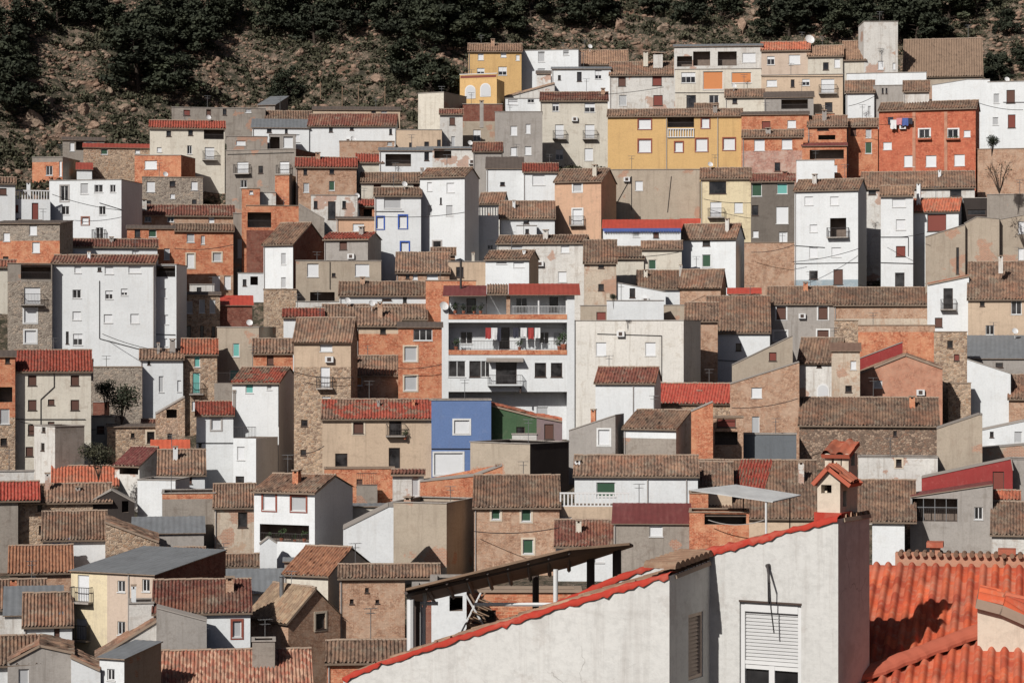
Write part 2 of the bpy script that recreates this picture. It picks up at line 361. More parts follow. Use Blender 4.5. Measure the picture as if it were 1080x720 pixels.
# ------------------------------------------------------------------ where every house stands
def depth_of(y):
    pts = [(40,316),(60,312),(150,292),(300,262),(400,238),(500,212),(600,185),(735,150)]
    return float(np.interp(y, [p[0] for p in pts], [p[1] for p in pts]))
class Frame:
    def __init__(s, k):
        s.k = k; s.x0, s.x1 = k['x0'], k['x1']
        rf = k.get('roof', 'f'); s.rt = 'p' if k.get('prof') else rf.split(':')[0]
        if s.rt != 'p' and ':' in rf: _, y, s.rc = rf.split(':'); s.yr = float(y)
        else: s.yr = None; s.rc = None
        s.ytop = min([k['yt']]+([s.yr] if s.yr else [])+([p[1] for p in k['prof']] if k.get('prof') else []))
    def place(s, D):
        k = s.k; s.D = D
        k0, k1 = kx(s.x0), kx(s.x1); side, sl = k.get('side'), k.get('sidel')
        ze = kz(k['yt'])*D
        s.dep = k.get('dep', 5.0); s.r = None
        if s.rt in 'ts':
            a = kz(s.yr); t = k.get('slope', .40 if s.rt == 't' else .27)
            if side: s.r = s.dep/2 if s.rt == 't' else s.dep
            else:
                s.r = max(1.6, min(9., (a*D-ze)/(t-a))); s.dep = s.r if s.rt == 's' or s.r > 3.2 else max(3.0, s.r)
        if side:
            lo, hi = 0., R(62); kb = kx(side)
            for _ in range(40):
                m = (lo+hi)/2
                if (k1*D+s.dep*math.sin(m))/(D+s.dep*math.cos(m)) < kb: lo = m
                else: hi = m
            th = -lo
        elif sl:
            lo, hi = 0., R(62); kb = kx(sl)
            for _ in range(40):
                m = (lo+hi)/2
                if (k0*D-s.dep*math.sin(m))/(D+s.dep*math.cos(m)) > kb: lo = m
                else: hi = m
            th = lo
        else: th = -math.atan((k0+k1)/2)+R(k.get('jit', 0))
        s.th = th; u = (math.cos(th), math.sin(th)); s.v = (-math.sin(th), math.cos(th)); s.u = u
        if th < 0:           # right corner nearest
            P1 = (k1*D, D); w = (P1[0]-k0*P1[1])/(u[0]-k0*u[1]); s.P = (P1[0]-w*u[0], P1[1]-w*u[1])
        else:
            s.P = (k0*D, D); w = (k1*s.P[1]-s.P[0])/(u[0]-k1*u[1])
        s.w = w
        ys = [s.P[1], s.P[1]+w*u[1]]; s.ymin = min(ys); s.ymax = max(ys)+s.dep*s.v[1]
        mid = (s.P[1]+w*u[1]/2)
        s.ze = s.map((s.x0+s.x1)/2, k['yt'])[1]
        s.zv = s.map((s.x0+s.x1)/2, k['yb'])[1]
        s.zr = kz(s.yr)*(mid+s.r*s.v[1]) if s.r else None
        s.cx = s.P[0]+w/2*u[0]+s.dep/2*s.v[0]; s.cy = s.P[1]+w/2*u[1]+s.dep/2*s.v[1]
    def map(s, px, py, off=0.):
        """survey point on the plane 'off' metres behind the facade -> (along facade, height)"""
        q = kx(px); bx, by = s.P[0]+off*s.v[0], s.P[1]+off*s.v[1]
        t = (q*by-bx)/(s.u[0]-q*s.u[1]); return t, kz(py)*(by+t*s.u[1])
    def mapside(s, px, py):
        q = kx(px); bx, by = s.P[0]+s.w*s.u[0], s.P[1]+s.w*s.u[1]
        t = (q*by-bx)/(s.v[0]-q*s.v[1]); return t, kz(py)*(by+t*s.v[1])
    def mapside_off(s, px, start):
        """length of a return wall that begins at the right end, 'start' metres back, and ends at px"""
        return s._so(px, start)
    def _so(s, px, start):
        e, _ = s.map(884, 550, start); bx, by = s.P[0]+e*s.u[0]+start*s.v[0], s.P[1]+e*s.u[1]+start*s.v[1]
        q = kx(px); return (q*by-bx)/(s.v[0]-q*s.v[1])
    def corners(s):
        return [(s.P[0]+a*s.u[0]+b*s.v[0], s.P[1]+a*s.u[1]+b*s.v[1]) for a in (0, s.w) for b in (0, s.dep)]
    def matrix(s, zroot):
        return Matrix.Translation((s.P[0], s.P[1], zroot)) @ Matrix.Rotation(s.th, 4, 'Z')
def layout(specs):
    fr = [Frame(k) for k in specs]; done = []
    for f in sorted(fr, key=lambda f: -f.k['yb']-f.k.get('front', 0)):
        D = f.k.get('D')
        if D is None:
            D = depth_of(f.k['yb'])
            r0, r1 = f.x0, max(f.x1, f.k.get('side') or 0)
            for g in done:
                if g.k.get('D'): continue
                g1 = max(g.x1, g.k.get('side') or 0)
                ov = min(r1, g1)-max(r0, g.x0)
                if ov > 4 and g.ytop < f.k['yb']+6 and g.ymax+.25 > D and f.k.get('yt') < g.k['yb']:
                    D = g.ymax+.25
            D += f.k.get('d', 0)
        D = max(D, f.k.get('dmin', 0)); f.place(D); done.append(f)
    # second pass, back to front: draw each house back towards its neighbours in the same row so no house juts out
    rng_ = lambda g: (g.x0, max(g.x1, g.k.get('side') or 0))
    pairs = {}
    for i, g in enumerate(done):
        pairs[i] = [f for f in done[i+1:] if min(rng_(f)[1], rng_(g)[1])-max(rng_(f)[0], rng_(g)[0]) > 4 and g.ytop < f.k['yb']+6 and f.k['yt'] < g.k['yb']]
    for it in range(3):
        for i in range(len(done)-1, -1, -1):
            g = done[i]
            if g.k.get('D') or g.k.get('stay'): continue
            a0, a1 = rng_(g); nb = []
            for f in done:
                if f is g or f.k.get('D'): continue
                b0, b1 = rng_(f); gap = max(b0-a1, a0-b1)
                ovy = min(f.k['yb'], g.k['yb'])-max(f.ytop, g.ytop)
                if -4 <= gap < 14 and ovy > .45*min(f.k['yb']-f.ytop, g.k['yb']-g.ytop): nb.append(f.D)
            if not nb: continue
            tgt = max(nb)-1.5; lim = min([f.ymin for f in pairs[i]] or [1e9])-.25
            room = lim-g.ymax
            mv = min(tgt-g.D, room*.9, 40)
            if mv > .5:
                D0 = g.D; g.place(D0+mv)
                while g.ymax > lim and mv > .3: mv *= .6; g.place(D0+mv)
                if g.ymax > lim: g.place(D0)
    return fr
# ---------------------------------------------------------------- the town, house by house
# h(x0, x1, eave, base, wall, label, ...) : where each facade stands (survey read off the photograph)
HS = []
def h(x0, x1, yt, yb, wall, label=None, **k):
    k.update(x0=x0, x1=x1, yt=yt, yb=yb, wall=wall, label=label); HS.append(k)

# --- top edge of the town, left
h(66,110,148,166,'cb','low concrete hut with open front right under the rocky slope',roof='s:145:dark',wins='w76,155,5,9 x84,154,8,9 w94,152,6,6 x103,155,8,8')
h(88,160,156,178,'st','long low stone house with one green shutter below the rocks',roof='s:152:red',wins='g110,160,7,6 w145,160,5,4')
h(34,66,166,190,'cb','grey block house with brick top course above the white terrace houses',side=84,dep=7,band=(171,'cb','br'),wins='d52,180,7,10 w64,178,3,16',roof='f')
h(-18,16,193,242,'wh','white house at the left edge with brown shutters and brown roof',roof='t:188:brown',wins='b3,202,8,7')
h(14,53,211,240,'wh','white house with balustrade roof terrace and tall brown shuttered door',wins='r37,223,7,18 r16,220,7,8 k20,232,5,4',rail='bal',chim=[(30,192,200,4,'wh')])
h(52,128,190,254,'wh','tall white house with roof terrace and deep shaded right wall',key='B2',side=150,dep=8,wins='d68,204,8,16/gr y89,199,8,11 d104,199,9,8 d119,199,6,8 d69,222,8,9 d108,222,7,9 w90,233,7,7/br d+105,246,8,12',lines=[(105,214,128,221)])
h(81,97,179,193,'wh',into='B2',roof='s:172:red',dep=4)
h(142,191,165,190,'br','orange brick top floor house with white blind and lean-to roof',side=206,dep=6,wins='w159,174,13,9',prof=[(142,164),(191,164)],roof='f')
h(150,214,187,222,'sg','grey rubble house with two white blinds under the orange brick floor',wins='w159,197,9,11 k182,194,6,6 w205,196,7,9 k157,214,5,5 k205,213,5,5 w182,207,5,5')
h(129,247,227,246,'bt','low brick house under a long dull red roof with small windows',roof='t:217:dred',wins='d156,231,7,6 d180,231,7,6 w223,232,6,8')
h(181,280,114,144,'cb','grey cement terrace house with row of openings at the foot of the hill',wins='r197,119,7,6 b220,119,5,7 k237,118,4,7 w262,116,6,6',roof='f')
h(158,237,135,178,'cr','cream house with corner loggia and red roof below the hill',roof='t:128:red',wins='k178,141,5,6 k201,140,5,6 d200,158,5,9 x226,141,22,12 w+221,162,10,13 w168,158,5,5')
h(272,290,111,127,'cb','small dark sided shed with grey sheet roof at the hill foot',roof='s:102:grey',side=304,dep=7)
h(280,328,127,133,'cb','low outbuilding with brown tile roof behind the grey sheet roof',roof='t:118:brown')
h(266,326,135,158,'wh','white house under a grey sheet roof with narrow windows',roof='s:126:grey',wins='k302,138,3,6 w312,146,8,8 k284,138,5,4')
h(330,422,116,126,'be','narrow beige wall house with thin dark roof below the fence posts',roof='s:113:dark',wins='k394,118,5,4 w405,118,6,5')
h(325,417,132,168,'wh','long white house with plain walls and dull red roof',roof='t:121:dred',wins='k349,137,4,5 k371,135,4,5 k412,139,3,6',side=420,dep=5)
h(239,282,144,160,'cb',into='H1',wins='w254,151,10,5',roof='f')
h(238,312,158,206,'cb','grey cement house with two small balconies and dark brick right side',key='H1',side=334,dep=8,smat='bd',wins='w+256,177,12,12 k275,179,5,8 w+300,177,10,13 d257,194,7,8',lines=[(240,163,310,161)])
h(284,312,142,159,'gr',into='H1',wins='x290,151,10,13 w304,150,10,12',roof='f',dep=4)
h(358,416,149,168,'bt','bare tan brick wall house with crumbling top edge below the long white house',roof='f',wins='w411,151,5,5',front=5)
h(312,376,176,208,'bt','tan brick house with green blinds and thin red roof',roof='t:167:red',wins='k322,181,4,7 k350,180,5,7 y323,198,6,10 g350,196,6,10')
h(328,377,206,236,'wg','whitewashed stone house with dark double door between two small windows',wins='k350,222,8,19 k333,216,4,8 k363,216,4,8')
h(376,404,171,196,'cr','small blank cream house with red roof beside tan brick house',roof='t:163:red')
h(400,456,159,184,'wh','white house with one wide dark garage opening in its upper floor',wins='x420,169,27,13 k450,165,5,9',roof='s:156:grey')
# --- second tier left
h(-10,63,236,292,'sg','brick house at the left edge with grey upper floor and white blinds',band=(254,'sg','br'),side=77,dep=6,wins='w7,250,7,9 w35,243,8,10 w38,261,8,11 k6,274,6,7',roof='s:233:dark')
h(64,166,260,275,'wh',into='AB1',roof='t:253:dred',wins='w143,267,7,8')
h(55,163,277,390,'wh','large four storey white house with pipe lines across its front',key='AB1',jit=-9,roof='t:270:dred',wins='w82,284,7,8 k105,284,4,4 w115,285,9,8 w142,284,13,8 d81,310,9,9 h115,311,8,9 h131,308,7,7 w81,333,9,9 w114,336,9,9 w142,336,9,10 k71,356,3,13 h82,358,10,12',lines=[(105,296,105,357),(105,357,158,371)],pipes=[162],chim=[(94,265,276,3,'wh')])
h(163,186,279,392,'wh','narrow white house with dark roof balcony joined to the large white house',side=197,dep=6,wins='x175,286,20,12 w172,309,7,10 w174,337,7,10 w172,361,9,8',lines=[(145,352,185,353)])
h(8,55,278,370,'sg','grey house with dark roof loggia, white balcony shutters and brick ledge',wins='x38,286,32,17 w+34,312,17,18 w32,333,13,14/wh w32,355,12,13/wh',band=(297,'cb','sg'))
h(-12,16,281,300,'cr','small cream lean-to with dull red roof at the left edge',roof='t:275:dred')
h(134,184,241,274,'br','orange brick house with grey eave and small green blind',roof='s:238:dark',wins='k145,246,6,9 g161,246,8,8 y176,268,6,12')
h(183,246,243,312,'br','orange brick house with pale window surrounds and dark roof',roof='t:237:brown',wins='y201,251,8,9 y214,253,4,9 w201,275,8,15/cr y229,271,9,9/cr w228,299,8,16 w240,298,7,14',band=(290,'br','bt'))
h(246,262,225,306,'cb','slim grey concrete tower house with tall slit windows',wins='w253,262,5,20 k253,288,4,8')
h(260,315,217,292,'br','orange brick house with open roof loggia and sloping side',wins='x272,232,28,16',band=(243,'br','bd'))
h(315,342,216,246,'cb','plain cement wall house beside orange loggia house',prof=[(315,215),(342,231)])
h(255,274,199,214,'br','little orange brick box house with white lattice terrace',wins='w265,203,4,4')
h(272,291,203,214,'wg','white lattice wall of a small terrace between brick boxes')
h(290,305,185,214,'br','narrow orange brick pillar house with grey right side',side=313,dep=4,smat='cb')
h(278,309,257,306,'wh','plain white house with long sloping brown roof and brick right side',roof='t:236:brown',side=345,dep=9,smat='bd',wins='y299,273,5,12 y299,298,5,11')
h(368,403,217,232,'br','small orange porch house with red tile roof beside white houses',roof='t:211:red',wins='x388,225,9,9 w377,224,5,7')
h(355,395,231,248,'pe','peach lean-to with flat roof left of blue framed windows',wins='w378,240,12,8 k372,240,3,7',roof='s:229:dark')
h(342,388,252,278,'gr',into='V1',roof='t:246:red',side=402,dep=5,wins='b362,259,8,9')
h(312,402,275,330,'tn','grey cement block house with two white blinds and set-back upper floor',key='V1',wins='w330,285,12,14 w382,285,15,13 k352,290,4,4 x340,313,26,10/wh',lines=[(348,276,348,305)],dep=7)
h(278,313,305,352,'st','blank beige stone retaining house below plain white house',roof='f')
h(299,341,334,358,'wh','small white house with bright red lean-to roof amid brown roofs',roof='t:326:red')
h(381,443,192,228,'cr','cream house with brown shutters and sloping brown roof',roof='t:183:brown',wins='b398,198,8,9 b439,195,6,8 y395,216,3,12')
h(395,444,206,272,'wh','white house with three bright blue window frames',roof='t:199:brown',wins='w401,235,7,12/bl w425,234,8,13/bl w427,262,8,13/bl y414,213,18,14',lines=[(395,223,426,223)])
h(443,490,186,272,'wh','tall white house with brown roof and slit windows beside blue frames',roof='t:178:brown',side=505,dep=6,wins='w453,197,5,9 w475,198,8,10 y453,222,5,11 y474,222,7,11 k461,260,8,11/gr k465,212,2,7',chim=[(445,177,184,2,'gr')])
h(513,552,178,218,'wh','white house with small dark window and slatted grey roof edge, upper middle',roof='s:166:dark',wins='k530,194,5,4')
h(552,588,181,218,'wh','white house with red roof strip and one wide white blind left of peach house',roof='t:173:red',wins='w568,190,13,11')
h(489,526,228,268,'wh','white house with pink balcony rail and green blind',wins='g494,237,9,9 k492,252,4,10 h517,258,6,10 x505,217,1,1',rail='bal',)
h(505,530,214,232,'wg','small gabled house with dark brown roof behind the pink rail',roof='t:204:brown',side=536,dep=4)
h(527,585,230,252,'wh','long low white house with shaggy brown tile roof',roof='t:213:brown',wins='k555,233,6,6',chim=[(542,211,217,3,'wh')])
h(524,616,256,302,'wg','weathered grey white house with thin tile roof and two windows',roof='t:249:brown',side=622,dep=5,wins='w596,262,9,9 w593,292,9,11 y545,262,12,4')
h(418,474,287,304,'bt','tan house under broad brown tile roof below the blue frames',roof='t:267:brown',wins='w438,291,5,8 k430,291,4,6 w456,292,12,6')
h(473,513,276,298,'be','beige block house with single dark window amid tile roofs',wins='k485,287,8,11',chim=[(499,266,277,3,'cr')])
h(512,558,273,302,'wh','white glazed house with brown roof and beige right wall',roof='t:265:brown',side=568,dep=5,smat='be',wins='y529,276,11,5 w547,278,11,8',chim=[(553,263,272,3,'wh')],front=10)
h(522,553,291,303,'gr','grey rooftop box with maroon sheet lid above the balcony house',roof='s:288:maroon')
h(358,450,311,328,'wh','long low white house with brown roof and one dark window',roof='t:298:brown',wins='k427,316,4,7 b408,316,10,2',front=10)
h(449,502,296,348,'br','blank orange brick wall house left of the white balcony house')
# --- upper centre and right
h(494,550,54,92,'oc','ochre yellow house with white windows high under the hillside',roof='t:47:tan',wins='w507,60,6,7 w531,57,6,7 h507,76,8,8 h530,75,9,9 w546,61,4,6',side=None)
h(485,524,84,112,'oc','small ochre house with two round arched white windows',rail='par',side=532,dep=4,wins='a496,97,9,12 a512,95,9,12')
h(550,610,53,94,'wh','white hillside house with grey tall window and stepped yard',wins='y571,60,7,11 y597,55,6,7 y571,74,8,3',side=613,dep=4)
h(597,662,68,80,'bt','low reddish house with tan tile roof behind plain white wall',roof='t:54:tan',wins='d634,64,6,5')
h(566,581,78,96,'wg','tiny white outhouse with dark flat roof on the hillside edge',roof='s:75:dark')
h(582,644,73,105,'wh','plain white house with three small dark windows high in town',wins='k590,82,3,5 k611,81,5,10 h631,79,7,9',roof='s:71:grey')
h(505,585,97,110,'wg','low house with long slanting tan tile roof beneath the ochre house',prof=[(505,110),(585,88)],ptile='tan',dep=3)
h(464,488,120,156,'wg','narrow white gabled house with one square brown window',roof='t:116:dred',wins='b477,128,6,8 y478,150,4,12')
h(441,468,98,142,'cr','tall blank cream wall house at the top left of the centre',side=492,dep=7,smat='tn')
h(418,466,137,162,'be','beige house with three small dark openings under cream wall',wins='k433,153,3,5 k450,153,5,7 k463,152,4,9',roof='f')
h(488,530,110,156,'tn','grey brown house with tilted roof terrace and half blind',wins='h503,143,8,12 w526,140,5,10',band=(128,'bd','tn'))
h(522,572,118,170,'gr','flat grey cement house with four white blinds in two rows',wins='w542,138,7,10 w557,136,5,10 w542,160,7,9 w557,159,7,9',chim=[(508,106,128,4,'gr')])
h(533,570,104,118,'wh','white roof terrace house with scalloped parapet',wins='d560,106,7,5 w541,107,10,7',d=0)
h(570,641,106,176,'cr','cream three storey house with paired small iron balconies',roof='t:98:dred',wins='h586,113,7,9 h622,113,11,11 w+590,139,9,15 w+622,139,10,15 h590,163,8,11 w621,163,9,13',chim=[(636,93,106,4,'bt')])
h(440,512,157,176,'wg','low white terrace house with dark openings below the beige house',wins='x467,163,18,8 k452,162,4,8',roof='s:155:grey')
h(499,529,159,180,'gr','small grey house with dull red lean-to roof and shaded side',roof='t:151:dred',side=530,dep=4)
h(643,712,79,120,'wg','pale house with tile eaves and four dark brown windows',roof='t:66:brown',wins='b656,86,8,10 r693,85,10,11 y657,106,8,11 r694,106,10,11',chim=[(681,54,64,5,'cr'),(694,56,66,10,'wg')])
h(711,804,49,73,'wg',into='BF',wins='x722,65,16,11 k718,64,5,10 x740,62,18,15 x767,62,20,15 w790,61,14,10',roof='s:47:grey',dep=4)
h(712,803,73,120,'cr','cream house with orange blinds and glazed roof terrace',key='BF',wins='h726,82,15,11 o752,85,21,19 o782,82,21,11 k729,107,10,13 d753,105,10,9',dep=7,lines=[(712,98,765,98)])
h(803,854,53,79,'pk','pinkish house with terracotta roof and wide white blind under hill',roof='t:45:orange',wins='h813,64,8,9 w838,63,12,10')
h(852,889,59,79,'cr','cream house with tan roof and dark doorway near the water tower',roof='t:49:tan',wins='k871,70,6,8 w883,67,6,9')
h(803,889,79,120,'be','beige three storey house with cornice and glazed balcony',wins='w814,88,11,7 k836,88,4,8 h850,87,8,7 w+873,91,14,15 k874,113,8,10',lines=[(803,81,889,81)])
h(889,913,63,78,'cr','tiny cream house with tan roof left of concrete tower',roof='t:44:tan')
h(911,947,23,78,'wg','tall stained concrete tower under the pine slope',sidel=909,dep=5,kind='tower',wins='w929,69,6,9 w943,70,3,7')
h(953,1036,80,88,'tn','barn with steep weathered tan roof beside concrete tower',roof='t:42:wtan',wins='')
h(893,977,77,90,'wh','long white parapet wall house in front of concrete tower',roof='f')
h(892,922,97,127,'wh','small white house with streaky brown roof beside grey parapet',roof='t:86:brown',wins='y917,117,3,10')
h(921,976,90,114,'gr','cement coloured house with slit windows and balustraded terrace',wins='k931,96,2,6 k935,96,2,6',roof='f')
h(953,980,96,102,'wg','low roof house with brown tiles behind orange house',roof='t:86:brown',front=20)
h(983,1044,86,148,'wh','plain white house behind orange house with sloping grey coping',prof=[(983,90),(1020,84),(1044,84)])
h(1042,1095,86,150,'wh','white house at right edge with terracotta band and brown blinds',wins='y1051,104,6,10 b1066,102,9,14 r1067,128,8,14 y1050,128,6,8',band=None,lines=[(1058,108,1092,108)])
h(765,806,102,122,'cr','little cream house with brown tile eave and grey window',roof='t:95:brown',wins='k775,106,5,7')
h(806,858,103,122,'gr','house with black shaded terrace and orange awning panel',roof='s:97:dark',wins='x838,110,28,10 o830,110,8,9')
h(782,853,121,142,'br','orange brick house with brown shutter beneath the beige houses',roof='s:118:dark',wins='r808,132,9,8 w835,131,9,8')
h(783,847,144,186,'br','brick house with two white blinds above pinkish lower storey',roof='t:138:brown',wins='w801,153,11,12 w830,152,11,11 k820,176,6,9',band=(159,'br','bp'))
h(852,893,133,152,'br','orange house with grey hipped tile roof left of the red house',roof='t:123:brown',wins='x872,145,18,5 b868,136,12,3')
h(893,926,133,192,'br','orange brick house with green door in shade of red house',roof='t:126:brown',wins='y916,141,6,9 g916,156,7,12 b900,139,6,8')
h(846,893,154,188,'br','open fronted brick house with pale awning over dark porch',roof='s:151:maroon',wins='x872,163,36,10 w880,178,6,8')
h(840,880,169,192,'wh','blank white box house in front of brick porch')
h(927,1029,115,186,'rb','bright orange red house with pale pilasters and white windows',roof='t:108:brown',side=1033,dep=6,wins='d975,141,11,9/wh d1005,141,11,9/wh w1020,141,7,7 w936,154,9,8 w959,170,11,12 w982,170,11,12 w1012,169,11,12',key='BM',lines=[])
h(641,783,122,180,'oc','broad ochre house with brown framed white windows and balustrade',roof='t:116:brown',wins='w680,131,13,10/rb w680,154,13,13/rb w716,155,8,10/rb w740,153,12,13/rb w769,152,12,12/rb w744,130,8,10/rb x718,129,28,11',key='AU1',pipes=[703,757])
h(641,738,179,238,'tn','wide blank cement wall house with one white blind and pipes',wins='w674,196,8,10',lines=[(666,186,650,215),(666,186,666,222),(708,186,704,224)])
h(739,792,188,258,'ye','pale yellow house with dark glazed top window and balcony',roof='t:178:brown',wins='k757,198,18,13 w+755,221,12,16 w779,219,9,11 w780,246,8,10')
h(792,838,191,296,'gd','narrow dark grey house with green and turquoise blinds',roof='t:184:dred',wins='g798,200,11,14 t825,199,11,11 k796,222,8,11 w825,227,13,18 w797,247,6,7 w826,250,9,11 y827,275,9,14 k800,270,10,4',band=(280,'gd','bp'))
h(838,905,200,304,'wh','tall white house with awning balcony and blue painted base',roof='t:190:brown',side=914,dep=6,band=(295,'wh','bp2'),wins='w853,212,9,9 w880,212,9,9 w858,241,8,8 x+884,240,17,20 w858,266,9,12 w882,266,10,10 k858,290,9,9 b884,292,10,16',lines=[(838,278,905,277),(838,259,870,261)])
h(585,634,191,250,'pe','peach house with iron balcony and deep shadowed right side',roof='t:179:brown',side=650,dep=8,wins='y609,197,9,10/wh w+609,229,10,17/wh')
h(636,718,241,264,'wh','white house with flat red roof and blue fringed awning',roof='s:232:rsheet',wins='y671,246,7,8 b692,248,6,6',fringe=True)
h(718,738,243,250,'wh','strip of red roofed annexe under cement wall',roof='s:231:rsheet')
h(717,776,251,304,'wh','white house with green shutter and ribbed brown tile roof',roof='t:237:brown',side=785,dep=5,wins='k745,256,8,7 g745,275,9,13')
h(616,650,277,318,'st2','stained old plaster house with two tiny windows and tile roof',roof='t:254:brown',wins='k634,280,6,6 k634,303,6,7')
h(648,679,272,312,'cr','cream plaster house with low tile roof beside stained house',roof='t:261:brown',wins='')
h(677,719,262,292,'cr','cream house with single green shutter and thin tile roof',roof='t:255:brown',wins='g688,279,8,10')
h(672,718,304,324,'wh','white house with wavy brown roof and chimney, middle of town',roof='t:286:brown',chim=[(681,284,296,4,'cr'),(718,279,292,3,'wg')])
h(717,760,302,322,'bt','pink brick house with brown ribbed roof right of cream chimney',roof='t:285:brown',side=766,dep=4,wins='k734,303,7,3')
h(640,700,317,326,'wh','white parapet terrace with slanting thin roof and potted shrubs',dep=3,front=30)
h(650,702,300,318,'wh','white rooftop room with slanted thin roof edge',prof=[(648,298),(702,308)],wins='k667,309,6,10',front=10)
h(785,840,256,305,'bt','rough brick wall house in the alley below dark grey house',dep=3,wins='k780,270,3,20')
h(908,1028,198,212,'wg','long house with wide brown tile roof below red house',roof='t:182:brown',wins='k1008,203,12,8 k920,203,8,5',chim=[(991,179,188,3,'wh')])
h(929,963,206,306,'wh','slim white house with stacked blinds and brown shutter in right half',roof='t:197:tan',wins='w948,213,14,11 w950,237,10,11 r950,265,10,11 k949,295,10,15',lines=[(929,250,958,250),(958,250,958,270),(929,277,965,278)])
h(962,1011,222,252,'wh','white house with wide brown garage shutter and tan roof',roof='t:210:orange',side=1016,dep=4,wins='r988,235,20,18',chim=[(969,193,214,4,'wh')])
h(1016,1043,209,230,'dk','black panelled roof terrace above the cement houses at right',wins='k1030,224,20,6')
h(1041,1095,205,240,'cb','grey concrete house with flat top under the brick retaining wall',roof='f')
h(976,1018,240,294,'tn','cement gable house with tall black slit at right',prof=[(976,250),(1018,237)],wins='k1010,275,3,28')
h(1017,1054,233,290,'tn','plain cement house with step edged right shadow',prof=[(1017,236),(1030,229),(1054,231)])
h(1052,1095,228,292,'tn','cement house at the right edge with two pale windows',wins='w1077,240,6,13 w1077,268,6,12',prof=[(1052,232),(1095,224)])
# --- middle band
h(192,232,311,384,'st','stone house with three tall windows in its top row',wins='y200,324,6,13 y213,323,6,14 y224,323,6,14 k199,350,5,13 k213,350,4,13 k225,350,4,11',roof='s:308:dark',band=None)
h(232,266,322,348,'bd','dark red brick lean-to beside three windowed stone house',roof='s:312:rsheet',dep=4)
h(229,273,345,424,'tn','plain cement house with turquoise shutters and shaded side',side=291,dep=7,wins='t249,369,7,14 t247,395,10,10 x237,410,16,8')
h(192,229,373,444,'st','stone house with orange roof and tall turquoise balcony doors',roof='t:358:orange',wins='t208,381,6,12 t+207,404,8,22 w206,428,7,10')
h(148,193,378,450,'wh','white house with brown eave and two chimneys left of turquoise doors',roof='t:369:brown',wins='y170,405,5,17 w189,407,4,12 k157,382,3,5',chim=[(167,361,374,3,'gr'),(182,357,372,6,'gr')])
h(16,96,391,494,'cr','cream four storey house with red roof and diagonal drainpipe',roof='t:370:red',wins='b34,401,9,11 b79,401,9,11 b34,427,9,11 b54,424,7,6 b79,427,9,11 b34,453,9,11 b54,447,7,5 b31,476,8,10',lines=[(57,392,57,408),(57,408,43,421),(43,421,43,455),(16,442,90,442)],chim=[(97,378,392,2,'gr')])
h(-14,16,376,508,'br','brick house at left edge with dark loggia and stone base',band=(440,'br','st'),roof='s:370:dark',wins='k8,379,5,8 x6,416,14,16 k4,466,7,8 y5,439,10,16')
h(36,58,449,494,'wg','small weathered cement tank house with tall streaked side wall',side=89,dep=3.1,smat='cb',kind='shed',wins='k46,452,4,7 k45,471,4,8',front=30)
h(89,121,440,474,'cr','low cream house right of the cement tank house',wins='b106,453,8,8')
h(98,110,424,440,'bd','small dark brick shed beside the shaded gully',side=114,dep=3)
h(113,166,450,488,'st','stone house with orange brick corner and one green window',wins='k159,461,8,12/cr k140,459,4,5',roof='s:447:dark',band=None)
h(164,195,434,474,'st','ragged stone house with open loft under white house',prof=[(164,437),(194,419)],wins='x181,434,11,13 k179,461,5,8')
h(121,147,490,514,'wg','house with maroon tile roof and railed porch in lower left',roof='t:472:maroon',side=184,dep=6,wins='x136,496,20,8',kindw='p')
h(160,199,478,492,'cr','low house with vivid orange roof sheet in lower left',roof='s:464:orange')
h(167,216,500,524,'wh','white house with brown roof, small window and white chimney',roof='t:475:brown',wins='b199,506,7,8',chim=[(185,470,488,5,'wh')])
h(145,185,506,548,'wh','plain white box house with shaded step on its right',side=200,dep=4)
h(207,246,437,524,'wh','white house with red roof and tall pipe, left of centre',roof='t:424:red',wins='w228,447,10,12/gr d211,471,4,8 ',lines=[(207,467,246,467)],chim=[(247,411,430,3,'gr')],key='AH1')
h(246,270,462,522,'wh','narrow white house with railed terrace beside red roofed house',wins='w254,478,8,14 k253,508,9,12',rail='iron',side=293,dep=5)
h(245,294,403,464,'wh','white house with brown and orange roof and tall shaded side',roof='t:388:mix',side=315,dep=8,wins='t263,409,8,11 y284,407,5,8',lines=[(294,403,294,450)])
h(267,309,372,394,'br','small orange house with dark tile roof and one central window',roof='t:358:brown',wins='b285,378,7,13',front=40)
h(310,370,359,492,'st','tall house of rough stone with beige plastered top floor',roof='t:336:brown',side=377,dep=5,band=(387,'be','st'),wins='w344,365,13,11 w+343,398,10,22 h344,422,9,8 k321,446,7,7 k320,477,6,6')
h(376,422,343,380,'be','beige house with patch of orange brick and tiny dark window',roof='t:325:brown',wins='k404,349,6,6',band=(352,'be','br'))
h(340,450,336,346,'be','wide low house with weathered brown double roof in the middle',roof='t:322:brown',chim=[(386,330,340,4,'cr')])
h(358,420,395,426,'bt','small brick house with scalloped tile eave and orange infill',roof='t:376:brown',wins='o377,402,10,9')
h(420,466,345,424,'br','orange brick house with grey blinds and glazed top window',roof='s:340:dark',wins='d446,353,20,12 y433,373,13,15/cr y433,404,13,15/cr')
h(606,721,338,446,'cw','broad cream house with two white blinds and stained top',key='AP1',side=739,dep=8,wins='w634,368,11,14 w686,368,11,14',lines=[(630,352,698,354),(698,354,698,405)])
h(612,725,322,342,'tn',into='AP1',dep=5,side=738,wins='r634,334,10,10')
h(628,690,403,454,'wh','white house with red brown roof in front of cream house',roof='t:388:dred',side=697,dep=6,pipes=[668],key='AP2')
h(745,812,350,412,'wh','white house with great brown roof and one small square window',roof='t:313:brown',wins='k779,366,6,8 x800,360,1,1',lines=[(745,379,800,382)])
h(768,802,310,330,'bt','house end with vivid red sheet roof above brown roof',roof='s:304:rsheet')
h(723,757,338,352,'bt','narrow house under brown tiles beside broad cream house',roof='t:320:brown',front=75)
